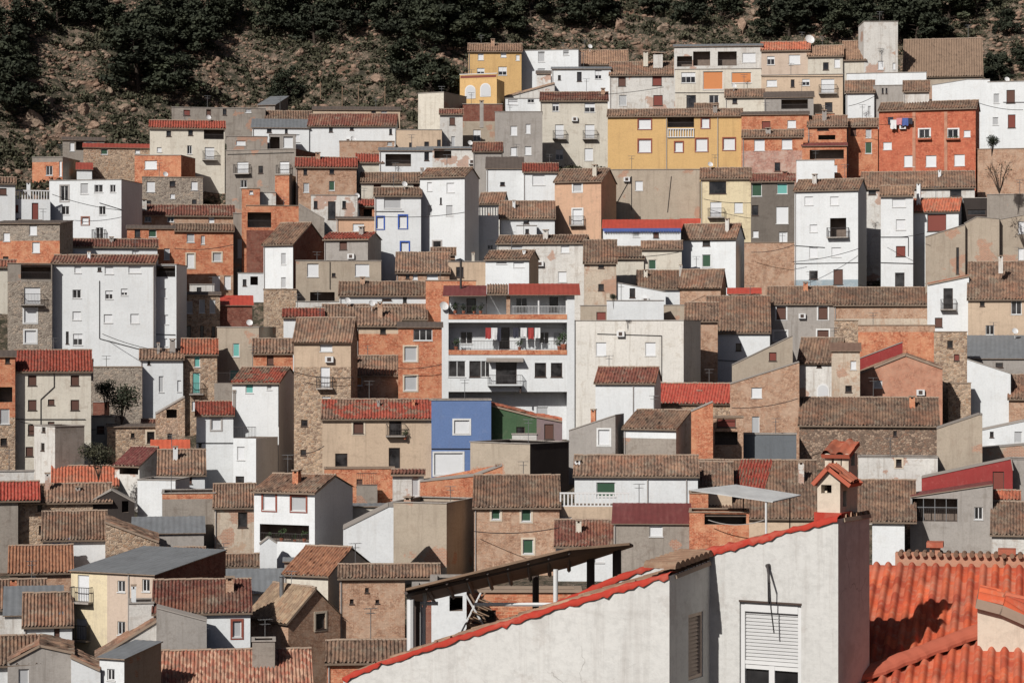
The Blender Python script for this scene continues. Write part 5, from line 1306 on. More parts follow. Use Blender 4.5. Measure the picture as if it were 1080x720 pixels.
# right block, set back by the depth of the left one
sE = G(884, 550, DP)[0]; sS = G(560, 650, DP)[0]; DP2 = max(.8, f.mapside_off(917, DP))
profR = [G(px, py, DP) for px, py in ((560,650),(640,614),(707,590),(748,582),(800,569),(850,556),(884,547))]
TB = lambda s, o, z: (s, o+DP, z)
wo = []; s0, z1 = G(780, 634, DP); s1, zz = G(845, 735, DP); wo = (s0, s1, zz, z1, .16, 0)
wall_face(mb, None, profR, 0., [wo], TB, 0)
TR2 = lambda s, o, z: (sE-o, s+DP, z)
wall_face(mb, None, [(0, profR[-1][1]), (DP2, profR[-1][1]-.02)], 0., [], TR2, 0)
zl0, zr0 = profR[0][1], profR[-1][1]; bkk = DP+DP2
mb.poly([(sE, bkk, 0), (0, bkk, 0), (0, bkk, profL[0][1]-.3), (sS, bkk, zl0-.3), (sE, bkk, zr0-.1)], None, 0)
mb.poly([(0, bkk, 0), (0, 0, 0), (0, 0, profL[0][1]), (0, bkk, profL[0][1]-.3)], None, 0)
mb.build('wall', ['fgwhite', 'fgwhite'], root)
# red mortar verges, hand laid so nothing is quite straight
def verge(name, prof, off, mat, hgt=.07, out=.032, thick=.3, n=70, seed=1, top=None):
    rg = np.random.default_rng(seed); S = np.linspace(prof[0][0], prof[-1][0], n); Z = np.interp(S, [p[0] for p in prof], [p[1] for p in prof])
    j = rg.normal(0, .011, (4, n)); lowb = hgt*.62+.009*np.sin(S*2.3+seed)+.005*np.sin(S*7.1)
    sec = [(off-out, Z-lowb+j[0]*1.6), (off-out-.015, Z+hgt*.45+j[1]), (off+thick*.35, Z+hgt*.85+j[2]), (off+thick, Z+hgt*.55+j[3])]
    V = np.stack([np.stack([S, np.full(n, o)+rg.normal(0, .008, n), z], -1) for o, z in sec], 0)
    UV = np.stack([np.tile(S, (4, 1)), np.repeat(np.arange(4)[:, None]*.15, n, 1)], -1)
    return link(name, grid_mesh(name, V, UV, [mat], smooth=False), root)
verge('verge', profL, 0., 'redmortar', seed=3); verge('verge', profR, DP, 'redmortar', hgt=.078, seed=5)
# roof behind each verge: tile columns climb with the wall's line, ends show over the shaded return
def strip_roof(prof, o0, o1, drop, mat, seed=0):
    for (a, za), (c, zc) in zip(prof[:-1], prof[1:]):
        up = Vector((c-a, 0, zc-za)); ln = up.length
        me = tile_sheet((a, o1, za+.0-drop), (0,-1,drop/(o1-o0)), up/ln, o1-o0, ln+.02, pitch=.24, course=.38, amp=.07, seg=8, mats=('t_tan', 'edge'), sag=0, jit=.012)
        link('roof', me, root)
strip_roof(profL, .22, DP-.02, -max(.1, G(650,609,DP)[1]-G(650,621.5)[1]-.08), 't_tan'); strip_roof(profR, DP+.24, DP+DP2, .02, 't_tan')
# tile ends in a row over the shaded return wall
b = MB(); n = 8
for i in range(n):
    t = (i+.5)/n; y = .1+(DP-.15)*t; z = zR0+.1+(zR1-zR0)*t*.4
    for r0, q in ((.115, 0), (.085, .01)):
        pts = [(y+r0*math.cos(v), z+r0*math.sin(v)) for v in [math.pi*i2/8 for i2 in range(9)]]
        if q == 0:
            for p, p2 in zip(pts[:-1], pts[1:]): b.poly([(W-.5, p[0], p[1]), (W-.5, p2[0], p2[1]), (W+.07, p2[0], p2[1]), (W+.07, p[0], p[1])])
            b.poly([(W+.07, p[0], p[1]) for p in pts])
b.build('tile_ends', 't_tan', root)
# roller shutter window
s0, s1, zz, z1 = wo[:4]; TT = lambda s, o, z: (s, o+DP, z)
b = MB(); fw = .075
b.box(s0, s0+fw, .05, .15, zz, z1, 0, TT); b.box(s1-fw, s1, .05, .15, zz, z1, 0, TT); b.box(s0+fw, s1-fw, .04, .15, z1-.16, z1, 0, TT)
zsh = G(812, 698, DP)[1]; b.box(s0+fw, s1-fw, .06, .15, zsh-.06, zsh, 0, TT); sm = (s0+s1)/2; b.box(sm-.05, sm+.05, .07, .15, zz, zsh-.06, 0, TT)
b.box(s0+fw, sm-.05, .075, .148, zsh-.14, zsh-.06, 0, TT); b.box(sm+.05, s1-fw, .075, .148, zsh-.14, zsh-.06, 0, TT)
win = b.build('window', 'frame', root)
b = MB(); zc = z1-.16; n = int((zc-zsh)/.055)
for i in range(n):
    a = zsh+(zc-zsh)*i/n; c = zsh+(zc-zsh)*(i+1)/n; d = (c-a)
    for q0, q1, o0, o1 in ((0, .18, .118, .09), (.18, .8, .09, .085), (.8, 1, .085, .118)):
        P = [TT(s0+fw, o0, a+d*q0), TT(s1-fw, o0, a+d*q0), TT(s1-fw, o1, a+d*q1), TT(s0+fw, o1, a+d*q1)]; b.poly(P)
b.build('shutter', 'frame', win)
b = MB(); b.box(s0+fw, s1-fw, .125, .14, zz, zsh-.06, 0, TT); b.build('pane', 'glass', win)
b = MB(); b.box(s0-.01, s1+.01, -.012, .05, z1, z1+.03, 0, TT); b.build('head_shadow_strip', 'dframe', win)  # added dark strip standing in for the shadow line at the window head
# louvred window on the shaded return
b = MB(); a, c, zd, zt = sw[:4]
b.box(a, c, .02, .1, zd, zd+.06, 0, TR); b.box(a, c, .02, .1, zt-.06, zt, 0, TR); b.box(a, a+.05, .021, .1, zd+.06, zt-.06, 0, TR); b.box(c-.05, c, .021, .1, zd+.06, zt-.06, 0, TR)
w2 = b.build('window', 'pk', root); b = MB(); n = int((zt-zd)/.07)
for i in range(n): 
    z = zd+.06+(zt-zd-.12)*i/n; b.poly([TR(a+.05, .09, z+.06), TR(c-.05, .09, z+.06), TR(c-.05, .05, z), TR(a+.05, .05, z)])
b.build('shutter', 'pk', w2)
# iron hoist bracket with hanging cords
b = MB(); s, z = G(811, 596, DP); s2, z2 = G(818, 613, DP)
b.tube((s, DP, z), (s, DP-.08, z), .035, 8); b.tube((s, DP-.08, z+.02), (s2, DP-.26, z2), 0.022, 8, .016); bh = b.build('hoist_bracket', 'iron', root)
b = MB(); zl = G(811, 634, DP)[1]
b.tube((s, DP-.05, z), (s+.01, DP-.05, zl-.02), .012, 5); b.tube((s2, DP-.26, z2), (s2+.0, DP-.2, zl-.1), .012, 5); b.tube((s2, DP-.2, zl-.1), (s2+.02, DP-.12, zl-.5), .012, 5); b.build('cord', 'wire', bh)
# ---- tall chimney: gabled vent box with a taller stack behind it, both under orange tiles
oc = DP+.25
def Q(px, py, off=oc): return G(px, py, off)
sa, za = Q(862, 546); sb, zb = Q(893, 508); za -= .2; sb = min(sb, sE-.06)
ch = MB(); dpt = .45
op2 = [(Q(866,515)[0], Q(877,515)[0], Q(870,520)[1], Q(870,511)[1], .3, 1)]
ch_T = lambda s, o, z: (s, o+oc, z)
ap = Q(878, 494)[1]
wall_face(ch, None, [(sa, zb), ((sa+sb)/2, ap), (sb, zb)], za, op2, ch_T, 0)
for (x0, rev) in ((sb, False), (sa, True)):
    T_ = (lambda s, o, z: (sb-o, oc+s, z)) if not rev else (lambda s, o, z: (sa+o, oc+dpt-s, z))
    wall_face(ch, None, [(0, zb), (dpt, zb)], za, [(.14, dpt-.14, zb-.42, zb-.16, .12, 1)], T_, 0)
ch.poly([(sb, oc+dpt, za), (sa, oc+dpt, za), (sa, oc+dpt, zb), ((sa+sb)/2, oc+dpt, ap), (sb, oc+dpt, zb)], None, 0)
chim = ch.build('chimney', ['be2', 'dframe'], root)
b = MB(); b.box(sa-.04, sb+.04, oc-.05, oc+dpt+.05, za, Q(870,540)[1]); b.build('chimney_base', 'redmortar', chim)
for sgn in (-1, 1):
    m = (sa+sb)/2; e = (Q(857, 509)[0] if sgn < 0 else min(Q(903, 510)[0], sb+.22)); ze = Q(860, 509)[1]; up = Vector((m-e, 0, ap+.06-ze)); ln = up.length; up /= ln
    U = Vector((0, -1, 0)) if sgn < 0 else Vector((0, 1, 0)); O = (e, oc+dpt+.06, ze) if sgn < 0 else (e, oc-.08, ze)
    link('chimney_roof', tile_sheet(O, U, up, dpt+.14, ln, pitch=.17, course=.3, amp=.03, seg=8, mats=('t_orange', 'cap'), sag=0), chim)
st = MB(); o2 = oc+dpt+.02
sc, _ = G(870, 480, o2); sd, _ = G(895, 480, o2); zs0, zs1, zs2 = G(880, 506, o2)[1], G(880, 491, o2)[1], G(880, 478, o2)[1]
st.box(sc, sd, o2, o2+.42, zs0-.9, zs1)
for (q, o_) in ((sc, o2), (sd-.12, o2), (sc, o2+.3), (sd-.12, o2+.3), ((sc+sd)/2-.05, o2)): st.box(q, q+.12, o_, o_+.12, zs1, zs2)
st.box(sc+.12, sd-.12, o2+.13, o2+.29, zs1, zs1+.16, 1)
stk = st.build('chimney_stack', ['be2', 'wg'], chim)
zt0, zt1_ = G(880, 477, o2)[1], G(880, 461, o2)[1]; V = Vector((0, .5, zt1_-zt0-.05)); 
link('chimney_roof', tile_sheet((sc-.04, o2-.08, zt0-.03), (1,0,0), V.normalized(), sd-sc+.08, V.length, pitch=.2, course=.34, amp=.05, seg=8, mats=('t_orange', 'cap'), sag=0), chim)
# ------------------------------------------------------------------ red tiled roof in the near right corner
th = R(-13); Dt = 43.5
u = Vector((math.cos(th), math.sin(th), 0)); vv = Vector((-math.sin(th), math.cos(th), 0))
p_top = px3(1000, 597, Dt); slope = .27
V = (vv+Vector((0,0,slope))).normalized(); N = u.cross(V)
def onroof(px, py, lift=0.):
    d = Vector((kx(px), 1, kz(py))); t = (p_top+N*lift).dot(N)/d.dot(N); return d*t
LO = (onroof(868, 722)-p_top).dot(u); Lw = 4.4-LO; O = p_top+u*LO-V*6.6
rt = empty('red_tiled_house', O+Vector((0,0,-6)), 'house with big bright red barrel tile roof, nearest at lower right', 'house', 'houses stacked up the hillside')
rt.rotation_euler = (0, 0, th)
vl = Vector((0, math.cos(math.atan(slope)), math.sin(math.atan(slope))))
me = tile_sheet((0,0,6), (1,0,0), vl, Lw, 6.6, pitch=.225, course=.4, amp=.075, seg=12, jit=.006, mats=('t_fg', 'cap'), sag=.02)
link('roof', me, rt)
b = MB(); b.box(.1, Lw-.1, .3, 6.2, -14, 5.8); b.build('wall', ['be'], rt)
# mortar hip running across it
b = MB(); rg = np.random.default_rng(4); n = 34; ring = []
MI = rt.matrix_basis.copy(); rt_m = Matrix.Translation(rt.location) @ Matrix.Rotation(th, 4, 'Z'); inv = rt_m.inverted()
pa, pb_ = inv@onroof(858, 730, .1), inv@onroof(1042, 661, .1)
ax = (pb_-pa).normalized(); nl = vl.cross(Vector((1,0,0)))*-1; sd_ = ax.cross(nl)
for i in range(n+1):
    c = pa.lerp(pb_, i/n); wv = .20*(1+rg.normal(0, .06)); hv = .13+rg.normal(0, .008)
    ring.append([c+sd_*wv*math.cos(t)+nl*(hv*max(0, math.sin(t))-.03) for t in [math.pi*q/8 for q in range(9)]])
for r0, r1 in zip(ring[:-1], ring[1:]):
    for i in range(8): b.poly([r0[i], r1[i], r1[i+1], r0[i+1]], [(0,0)]*4)
b.build('hip_ridge', 'cap', rt)
# parapet closing the roof at the top, with tile ends and two brick chimneys
P = inv@px3(1000, 597, Dt); zp = (inv@px3(1000, 583.5, Dt+.15)).z; xl, xr_ = (inv@px3(943, 590, Dt)).x, Lw+.3
b = MB(); b.box(xl, xr_, P.y+.1, P.y+.4, P.z-2, zp); pp = b.build('parapet', 'cap2', rt)
b = MB()
for i in range(int((xr_-xl)/.15)):
    x = xl+.1+i*.15; b.tube((x, P.y+.02, zp-.01), (x, P.y+.5, zp-.01), .05, 8)
b.build('parapet_tiles', 't_tan', pp)
for (p0, p1, y0, lb) in ((980, 991, 571, 0), (1056, 1068, 577, 1)):
    xa, xb = (inv@px3(p0, 590, Dt)).x, (inv@px3(p1, 590, Dt)).x; zc = (inv@px3(p0, y0, Dt+.3)).z
    b = MB(); b.box(xa, xb, P.y+.12, P.y+.42, P.z-.3, zc-.1); b.box(xa-.06, xb+.06, P.y+.06, P.y+.48, zc-.1, zc, 1); b.box(xa+.04, xa+.09, P.y+.1, P.y+.14, zc-.3, zc-.14, 2); b.build('chimney', ['cap2', 'cap', 'dframe'], rt)
# corner house with an orange roof at the right edge
Dq = onroof(1056, 689).y
kk = dict(x0=1031, x1=1110, yt=640, yb=689, wall='be2', label='little pale walled corner house with orange tile roof at the right edge', prof=[(1031,634),(1058,641),(1110,664)], dep=1.5, D=Dq-.05, ptile='fg', roof='f', zfloor=kz(694)*Dq-.1)
ff = Frame(kk); ff.place(kk['D']); build_house(ff)
# ------------------------------------------------------------------ steel terrace canopy left of the white house
Dc = 66.; A0, A1, A2 = px3(428, 620, Dc), px3(600, 577.5, Dc), px3(664, 572, Dc+.5)
B0, B1, B2 = px3(438, 634, Dc+3.), px3(600, 596, Dc+3.), px3(668, 574, Dc+2.5)
root = empty('terrace_canopy', px3(540, 700, Dc), 'dark tilted sheet canopy on steel posts over a roof terrace', 'canopy'); off = root.location.copy()
b = MB(); P = [q-off for q in (A0, A1, A2, B2, B1, B0)]; dn = Vector((0,0,-.07))
b.poly(P, None, 1); b.poly([p+dn for p in P][::-1])
for i, (p, q) in enumerate(zip(P, P[1:]+P[:1])): b.poly([p+dn, q+dn, q, p], None, 1 if i < 2 else 0)
b.build('canopy_sheet', ['shade', 'wood'], root)
b = MB()
for i in range(9):
    t = i/8; a = (A0.lerp(A1, t))-off; c = (B0.lerp(B1, t))-off
    b.tube(a+Vector((0,.1,-.15)), c+Vector((0,-.1,-.15)), .06, 4)
b.tube(A0-off+Vector((0,.3,-.2)), A1-off+Vector((0,.3,-.2)), .09, 4); b.build('rafters', 'steel', root)
for (px, y0, D, r, mt) in ((433, 632, Dc+.3, .11, 'frame'), (439, 634, Dc+.8, .11, 'steel'), (565, 602, Dc+3.2, .1, 'steel'), (623, 582, Dc+2, .12, 'steel'), (651, 578, Dc+1.5, .12, 'steel'), (586, 600, Dc+.4, .07, 'frame')):
    a = px3(px, y0, D)-off; b = MB(); b.tube(a, a+Vector((0,0,-5.)), r, 8); b.build('post', mt, root)
for pts in (((443,720),(443,636),(462,636)), ((447,640),(447,720)), ((500,637),(600,637)), ((448,621),(448,640))):
    b = MB()
    for p, q in zip(pts[:-1], pts[1:]): b.tube(px3(*p, Dc+1.2)-off, px3(*q, Dc+1.2)-off, .06, 6)
    b.build('rail', 'frame', root)
# terrace rooms behind the canopy
for kk in (dict(x0=455,x1=492,yt=618,yb=700,wall='wh',D=72.,dep=3.,roof='f',wins='x482,636,16,16',label='white terrace room with dark opening under the steel canopy'),
           dict(x0=488,x1=612,yt=624,yb=700,wall='br',D=74.,dep=1.2,roof='f',wins='k512,649,22,12',label='orange brick parapet wall under the steel canopy',kind='wall'),
           dict(x0=436,x1=458,yt=622,yb=700,wall='bd',D=75.,dep=2.,roof='f',label='dark brick wall end behind the white posts of the canopy',kind='wall')):
    ff = Frame(kk); ff.place(kk['D']); build_house(ff)
# rack of folded chairs on that terrace
q = px3(503, 668, 70.); rk = empty('folded_chairs', q, 'tangle of folded wooden garden chairs leaning under the steel canopy', 'chairs')
for i in range(2):
    b = MB(); y = i*.12; dx = i*.13
    b.tube((-.5+dx, y, 0), (.12+dx, y+.1, 1.25), .03, 5); b.tube((.35+dx, y, 0), (-.35+dx, y+.1, 1.2), .03, 5); b.build('leg', 'wood' if i % 2 else 'frame', rk)
    b = MB()
    for j in range(5): t = .25+j*.15; b.tube((-.5+dx+.62*t, y-.02, 1.25*t), (-.1+dx+.62*t, y-.06, 1.25*t-.16), .022, 4)
    b.build('slats', 'wood', rk)


# red patch of newer tiles on the patched roof
# ------------------------------------------------------------------ mountainside: pines, scrub, rocks
rng = np.random.default_rng(21)
def tree_parts(seed, H, wide, dens):
    rg = np.random.default_rng(seed); b = MB(); lean = rg.normal(0, .06, 2)
    tips = []; pts = [Vector((lean[0]*H*t, lean[1]*H*t, H*t)) for t in (0, .3, .6, .92)]
    for i in range(3): b.tube(pts[i], pts[i+1], .045*H*(1-.27*i)*.6, 7, .045*H*(1-.27*(i+1))*.6, cap=False)
    cs, rs = [], []
    for i in range(24):
        t = .1+.82*i/24+rg.normal(0, .03); a = rg.uniform(0, 6.28); L_ = wide*H*(1-.75*max(0,t-.35))*rg.uniform(.5, 1.)
        o = Vector((lean[0]*H*t, lean[1]*H*t, H*t)); e = o+Vector((math.cos(a)*L_, math.sin(a)*L_, H*rg.uniform(.02, .14)))
        b.tube(o, e, .016*H*.7, 5, .006*H, cap=False); tips.append(e); cs.append(e); rs.append((H*.12*rg.uniform(.6,1.5), H*.12*rg.uniform(.6,1.5), H*.09*rg.uniform(.8,1.3)))
    cs.append(Vector((lean[0]*H, lean[1]*H, H*.9))); rs.append((H*.16, H*.16, H*.12))
    cs.append(Vector((0, 0, H*.62))); rs.append((H*.17, H*.17, H*.22))
    v = leaves(None, [tuple(c) for c in cs], rs, dens, .03*H, rg)
    return b, leaf_mesh('crown', v, 'leaf')
protos = []
for i in range(6):
    b, cm = tree_parts(100+i, 1., [.3, .4, .26, .34, .42, .3][i], 3000)
    t = b.build('trunk', 'bark'); tm = t.data; bpy.data.objects.remove(t); protos.append((tm, cm))
pines = [(147,100,64),(183,104,44),(193,52,44),(126,44,34),(30,40,38),(60,30,40),(168,40,44),(12,128,56),(215,60,42),(240,32,40),(283,36,44),(310,40,46),(332,48,40),(358,40,44),(20,74,34),(96,30,40),
 (300,108,34),(430,84,44),(445,52,46),(470,46,54),(495,42,50),(512,34,46),(455,98,36),(472,102,30),(540,36,36),(620,30,40),(640,24,40),
 (728,26,40),(760,22,36),(800,44,24),(832,40,44),(848,30,46),(880,44,40),(868,24,40),(905,26,36),(930,40,56),(948,44,60),(966,48,56),(985,46,44),(1000,24,40),(1030,18,40),(1046,82,24),(1054,88,28),(1072,74,22),(1040,110,16),(905,34,38),(820,24,36),(455,30,50),(480,30,50),(500,56,40),(430,40,44),(300,26,44),(340,26,44),(140,70,50),(160,64,52),(176,78,48),(205,44,46),(228,40,44),(200,30,44),(110,28,40),(80,24,40),(0,60,50),(8,96,50),(1062,40,26),(380,28,44),(410,40,40),(560,20,40),(590,22,44),(690,20,36)]
cues = ['far left', 'left', 'left of centre', 'centre', 'right of centre', 'right', 'far right']
np_ = 0
for i, (px, py, hp) in enumerate(pines):
    p = hill(px, min(py, 150))
    if p is None: continue
    H = hp*p.y/F*1.05
    r = empty('pine_tree', p-Vector((0,0,.3)), 'dark evergreen tree on the rocky slope above the town', 'tree', 'dark evergreen trees on the mountainside')
    tm, cm = protos[i % 6]
    for nm, me in (('trunk', tm), ('crown', cm)):
        o = link(nm, me, r)
    r.scale = (H*rng.uniform(1.15,1.7), H*rng.uniform(1.1,1.5), H*rng.uniform(.9,1.1)); r.rotation_euler = (0, 0, rng.uniform(0, 6.28)); np_ += 1
# low scrub: nobody could count it
sc = []
for i in range(22000):
    px, py = rng.uniform(-60, 1140), rng.uniform(-30, 185)
    y = rng.uniform(288, 372); x = rng.uniform(-88, 88)
    rk = mnoise.noise(Vector((x*.07, y*.11, 5)))+.5*mnoise.noise(Vector((x*.2, y*.25, 8)))
    if rk > .08 and rng.random() < .72: continue
    z = gz(x, y)
    n = min(float(np.min(np.hypot(_top[:,0]-x, np.maximum(0, _top[:,1]-y)*2+np.maximum(0, y-_top[:,1])))), 99)
    if n < 4.2: continue
    s = rng.gamma(2., .2)+.12; m = int(14+34*s)
    sc.append(leaves(None, [(x, y, z+.35*s), (x+.5*s, y, z+.25*s), (x-.4*s, y+.2*s, z+.5*s)], [(.75*s, .7*s, .55*s)]*3, min(m, 90), .15+.07*s, rng))
o = link('hillside_scrub', leaf_mesh('hillside_scrub', np.concatenate(sc), 'leaf2')); tag(o, 'low dusty green scrub covering the rocky mountainside', 'shrubs', None, 'stuff')
# rocks
def rock_mesh(name, seed, sub=3):
    import bmesh
    bm = bmesh.new(); bmesh.ops.create_icosphere(bm, subdivisions=sub, radius=1.)
    rg = np.random.default_rng(seed); o3 = Vector(rg.uniform(0, 50, 3)); cuts = [(Vector(rg.normal(size=3)).normalized(), rg.uniform(.35, .75)) for _ in range(18)]
    for v in bm.verts:
        d = v.co.normalized(); L_ = 1.
        for n, c in cuts:
            q = d.dot(n)
            if q > .05: L_ = min(L_, c/q)
        L_ *= 1+.18*mnoise.fractal(d*1.8+o3, .8, 2.2, 4); v.co = Vector((d.x*L_, d.y*L_*.8, d.z*L_*.85))
    me = bpy.data.meshes.new(name); bm.to_mesh(me); bm.free(); me.materials.append(M('rock')); return me
rocks = [rock_mesh('boulder', 60+i) for i in range(6)]
big = [(34,130,26),(52,112,18),(88,118,16),(100,135,14),(84,48,12),(112,62,16),(116,100,13),(138,92,12),(64,140,14),(30,150,10),(130,118,12),(80,92,10),(160,62,10),(290,66,10),(318,60,14),(345,70,12),(400,88,14),(420,66,12),(462,72,10),(540,60,12),(655,30,16),(640,44,12),(700,34,16),(716,16,18),(732,34,14),(745,14,14),(782,30,16),(796,16,16),(858,22,12),(1000,50,12),(1015,70,14),(1040,66,12),(1060,60,12),(1066,90,12),(300,20,8),(226,18,12),(242,12,10),(375,60,11),(598,18,9),(520,84,9)]
for i, (px, py, sz) in enumerate(big):
    p = hill(px, py)
    if p is None: continue
    r = link('boulder', rocks[i % 6]); s = sz*p.y/F*.75; r.location = p+Vector((0,0,.1*s)); r.scale = (s*rng.uniform(.8,1.2), s*rng.uniform(.8,1.2), s*rng.uniform(.7,1.1)); r.rotation_euler = (rng.uniform(-.4,.4), rng.uniform(-.4,.4), rng.uniform(0,6.28))
    tag(r, 'pale brown rock outcrop among the scrub above the town', 'rock', 'rock outcrops on the mountainside')
sv, sf = [], []; base = rock_mesh('stone', 3, 1); bv = np.array([v.co[:] for v in base.vertices]); bf = np.array([p.vertices[:] for p in base.polygons]); nv = 0
for i in range(52000):
    y = rng.uniform(288, 372); x = rng.uniform(-88, 88)
    rk = mnoise.noise(Vector((x*.07, y*.11, 5)))+.5*mnoise.noise(Vector((x*.2, y*.25, 8)))
    if rk < .02 and rng.random() < .8: continue
    if float(np.min(np.hypot(_top[:,0]-x, np.maximum(0, y-_top[:,1])+np.maximum(0, _top[:,1]-y)*2))) < 3.4: continue
    s = min(1.5, .12+rng.gamma(1.4, .15)); a = rng.uniform(0, 6.28); ca, sa_ = math.cos(a), math.sin(a)
    q = bv*np.array([s*rng.uniform(.7,1.4), s*rng.uniform(.7,1.4), s*rng.uniform(.6,1.1)]); q = np.stack([q[:,0]*ca-q[:,1]*sa_, q[:,0]*sa_+q[:,1]*ca, q[:,2]], -1)+np.array([x, y, gz(x, y)+.1*s])
    sv.append(q); sf.append(bf+nv); nv += len(bv)
V_ = np.concatenate(sv); Fc = np.concatenate(sf); me = bpy.data.meshes.new('loose_rocks'); me.vertices.add(len(V_)); me.vertices.foreach_set('co', V_.astype('f').ravel())
me.loops.add(Fc.size); me.loops.foreach_set('vertex_index', Fc.astype('i').ravel()); me.polygons.add(len(Fc)); me.polygons.foreach_set('loop_start', (np.arange(len(Fc))*3).astype('i')); me.materials.append(M('rock')); me.update(calc_edges=True)
o = link('loose_rocks', me); tag(o, 'countless loose brown rocks scattered over the mountainside', 'rocks', None, 'stuff')
# poles
def pole(px, y0, y1, label, grp=None, r=.07):
    p = hill(px, y1)
    if p is None: return
    b = MB(); h_ = (y1-y0)*p.y/F; b.tube((0,0,-.6), (0,0,h_), r, 6, r*.8); b.tube((0,-.03,h_*.93), (0,.03,h_*.93), r*1.6, 6)
    o = b.build('wooden_post', 'wood'); o.location = p; tag(o, label, 'post', grp)
pole(338, 88, 112, 'thin wooden post, leftmost of the row behind the narrow beige house', 'posts at the foot of the mountain')
for px, c in ((361,'second'),(378,'third'),(406,'rightmost')): pole(px, 92, 113, c+' thin wooden post of the row behind the narrow beige house', 'posts at the foot of the mountain')
pole(912, -12, 30, 'tall thin utility pole on the slope behind the concrete tower', None, .09)
# gully planting, garden shrubs and bare bushes inside the town
def shrub(px, py, D, hpx, label, mat='leaf', bare=False, seed=1, wide=1., name='shrub'):
    p = px3(px, py, D); H = hpx*D/F; rg = np.random.default_rng(seed)
    r = empty(name, p, label, 'shrub'); b = MB(); tips = []
    for i in range(14 if bare else 7):
        a = rg.uniform(0, 6.28); e = Vector((math.cos(a)*H*.4*wide*rg.uniform(.3,1), math.sin(a)*H*.35, H*rg.uniform(.55,1.)))
        b.tube((0,0,-.8), e*.55, H*.018, 5, H*.012, cap=False); b.tube(e*.55, e, H*.012, 4, H*.005, cap=False); tips.append(e)
        for j in range(4 if bare else 1):
            d = Vector(rg.normal(size=3))*H*.14; b.tube(e*rg.uniform(.55,.95), e+d, H*.007, 3, H*.003, cap=False)
    b.build('branches', 'bark', r)
    v = leaves(None, [tuple(t*.8) for t in tips]+[(0,0,H*.35)], [(H*(.24 if bare else .32)*wide, H*.3, H*(.2 if bare else .28))]*(len(tips)+1), 90 if bare else 1700, H*.032, rg); link('foliage', leaf_mesh('foliage', v, mat), r)
def Dat(px, py):
    """a little in front of whatever house stands behind this spot"""
    c = [g.ymin for g in FRS if g.x0-2 <= px <= max(g.x1, g.k.get('side') or 0)+2 and g.k['yt']-25 <= py <= g.k['yb']+4]
    return (min(c)-.6) if c else depth_of(py)
shrub(1046, 158, 268., 16, 'dark green round shrub against the white wall at the right edge', 'leaf', seed=3)
shrub(1054, 197, 262., 26, 'bare grey bush below the brick retaining wall at right', 'leaf2', True, 4, 1.6)
shrub(128, 440, 229., 34, 'dark evergreen shrub filling the shaded gully beside the cream house', 'leaf', seed=5, wide=1.3)
shrub(112, 424, 233., 24, 'second smaller shrub at the back of the shaded gully', 'leaf', seed=6)
shrub(104, 497, 211., 30, 'dusty bush beneath the low cream house in lower left', 'leaf2', seed=7, wide=1.4)
shrub(647, 318, Dat(647,318), 9, 'small round bush on the white parapet terrace', 'leaf', seed=8)
# ------------------------------------------------------------------ overhead cables strung from house to house
def cable(p0, p1, sagf, label, r=.035):
    (xa, ya, ka), (xb, yb_, kb) = p0, p1
    A_, B_ = px3(xa, ya, ka), px3(xb, yb_, kb); n = 14; b = MB(); last = A_
    o = A_.copy()
    for i in range(1, n+1):
        t = i/n; q = A_.lerp(B_, t)-Vector((0,0,4*sagf*t*(1-t))); b.tube(last-o, q-o, r, 4, cap=False); last = q
    ob = b.build('overhead_cable', 'wire'); ob.location = o; tag(ob, label, 'cable', 'cables strung between the houses')
def front_of(px, py): return Dat(px, py)-.15
for (a, b_, sg_, lb) in (((836,276),(906,262),.3,'sagging cable across the front of the tall white house with awning balcony'),
    ((575,100),(700,92),.5,'cable running from the cream three storey house to the pale tiled house'),
    ((108,352),(190,372),.4,'cable hanging below the large white four storey house'),
    ((55,205),(130,222),.3,'cable across the tall white house with the roof terrace'),
    ((895,112),(925,100),.2,'short cable before the small white house beside the grey parapet'),
    ((1030,108),(1079,116),.3,'cable along the white house at the right edge'),
    ((20,444),(112,452),.4,'cable from the cream four storey house towards the low cream house'),
    ((318,478),(342,470),.2,'short cable at the foot of the tall rough stone house'),
    ((838,258),(792,266),.3,'cable from the dark grey house to the tall white house'),
    ((640,270),(716,266),.3,'cable crossing the cream house with a single green shutter'),
    ((184,262),(246,258),.3,'cable across the front of the orange brick house with pale surrounds'),
    ((310,392),(372,398),.3,'cable across the tall rough stone house'),
    ((420,388),(466,384),.2,'cable across the orange brick house with grey blinds'),
    ((500,560),(590,556),.3,'cable along the tan brick house with green shutters'),
    ((772,430),(842,420),.3,'cable over the brick house with the sloping top'),
    ((398,228),(490,224),.3,'cable in front of the blue window frames and the tall white house'),
    ((742,210),(792,214),.2,'cable across the pale yellow house'),
    ((930,250),(975,246),.2,'cable from the slim white house to the cement gable')):
    da, db = front_of(*a), front_of(*b_); d = min(da, db)
    cable((a[0], a[1], d if abs(da-db) > 6 else da), (b_[0], b_[1], d if abs(da-db) > 6 else db), sg_, lb)

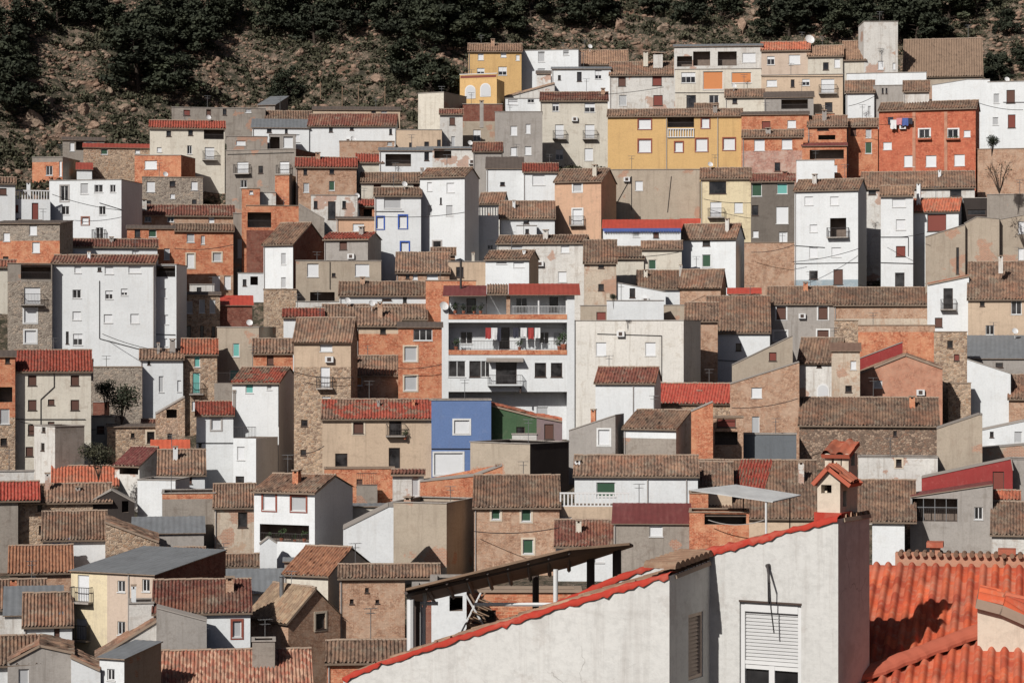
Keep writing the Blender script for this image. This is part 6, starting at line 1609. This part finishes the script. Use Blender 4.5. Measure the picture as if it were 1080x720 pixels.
# pots on the porch of the house with the dark gable side, dish on the pinkish house, aerial on the tower
f = BYKEY['DE']
for i, px in enumerate((284, 297, 311, 321)):
    s_, z_ = f.map(px, 571.5, .35); potted_plant(f.matrix(f.z0)@Vector((s_, .35, z_-f.z0)), (.8,1.1,.7,.95)[i], ('first','second','third','fourth')[i]+' potted plant from the left on the porch under the red framed windows', 'potted plants on the porch', 30+i)
f = [g for g in FRS if g.k['label'] and 'stained concrete tower' in g.k['label']][0]
antenna(f.root, None, f.w*.5, -.25, f.map(925, 68)[1]-f.z0, 2.2)
f = [g for g in FRS if g.k['label'] and g.k['label'].startswith('cream house with tan roof')][0]
dish(f.root, None, .2, f.r*.9, f.zr-f.z0, r=.7, pole=.9)
# ------------------------------------------------------------------ camera, sun, sky
cam = bpy.data.cameras.new('camera'); cam.lens = 80.; cam.sensor_width = 36.; cam.clip_end = 4000.; cam.clip_start = 1.
co = bpy.data.objects.new('camera', cam); COL.objects.link(co); co.rotation_euler = (R(90), 0, 0); scene.camera = co
SUN_TO = Vector((-.56, -.83, .78)).normalized()          # towards the sun: behind the viewer, to the left
el = math.asin(SUN_TO.z); az = math.atan2(SUN_TO.x, SUN_TO.y)
sl = bpy.data.lights.new('sun', 'SUN'); sl.energy = 4.9; sl.angle = R(.5); sl.color = (1., .982, .95)
so = bpy.data.objects.new('sun', sl); COL.objects.link(so); so.location = (-60, -90, 120)
so.rotation_euler = (-SUN_TO).to_track_quat('-Z', 'Y').to_euler()
wd = bpy.data.worlds.new('World'); scene.world = wd; wd.use_nodes = True
bg = wd.node_tree.nodes['Background']; sk = wd.node_tree.nodes.new('ShaderNodeTexSky'); sk.sky_type = 'NISHITA'
sk.sun_disc = False; sk.sun_elevation = el; sk.sun_rotation = az; sk.dust_density = 1.2; sk.ozone_density = .5; sk.air_density = .35
wd.node_tree.links.new(sk.outputs[0], bg.inputs[0]); bg.inputs[1].default_value = .06
scene.render.engine = 'CYCLES'
vs = scene.view_settings; vs.view_transform = 'Standard'; vs.look = 'None'; vs.exposure = -.17; vs.gamma = 1.; vs.use_curve_mapping = False
scene.render.resolution_x, scene.render.resolution_y = 1024, 682
scene.cycles.max_bounces = 6; scene.cycles.diffuse_bounces = 1
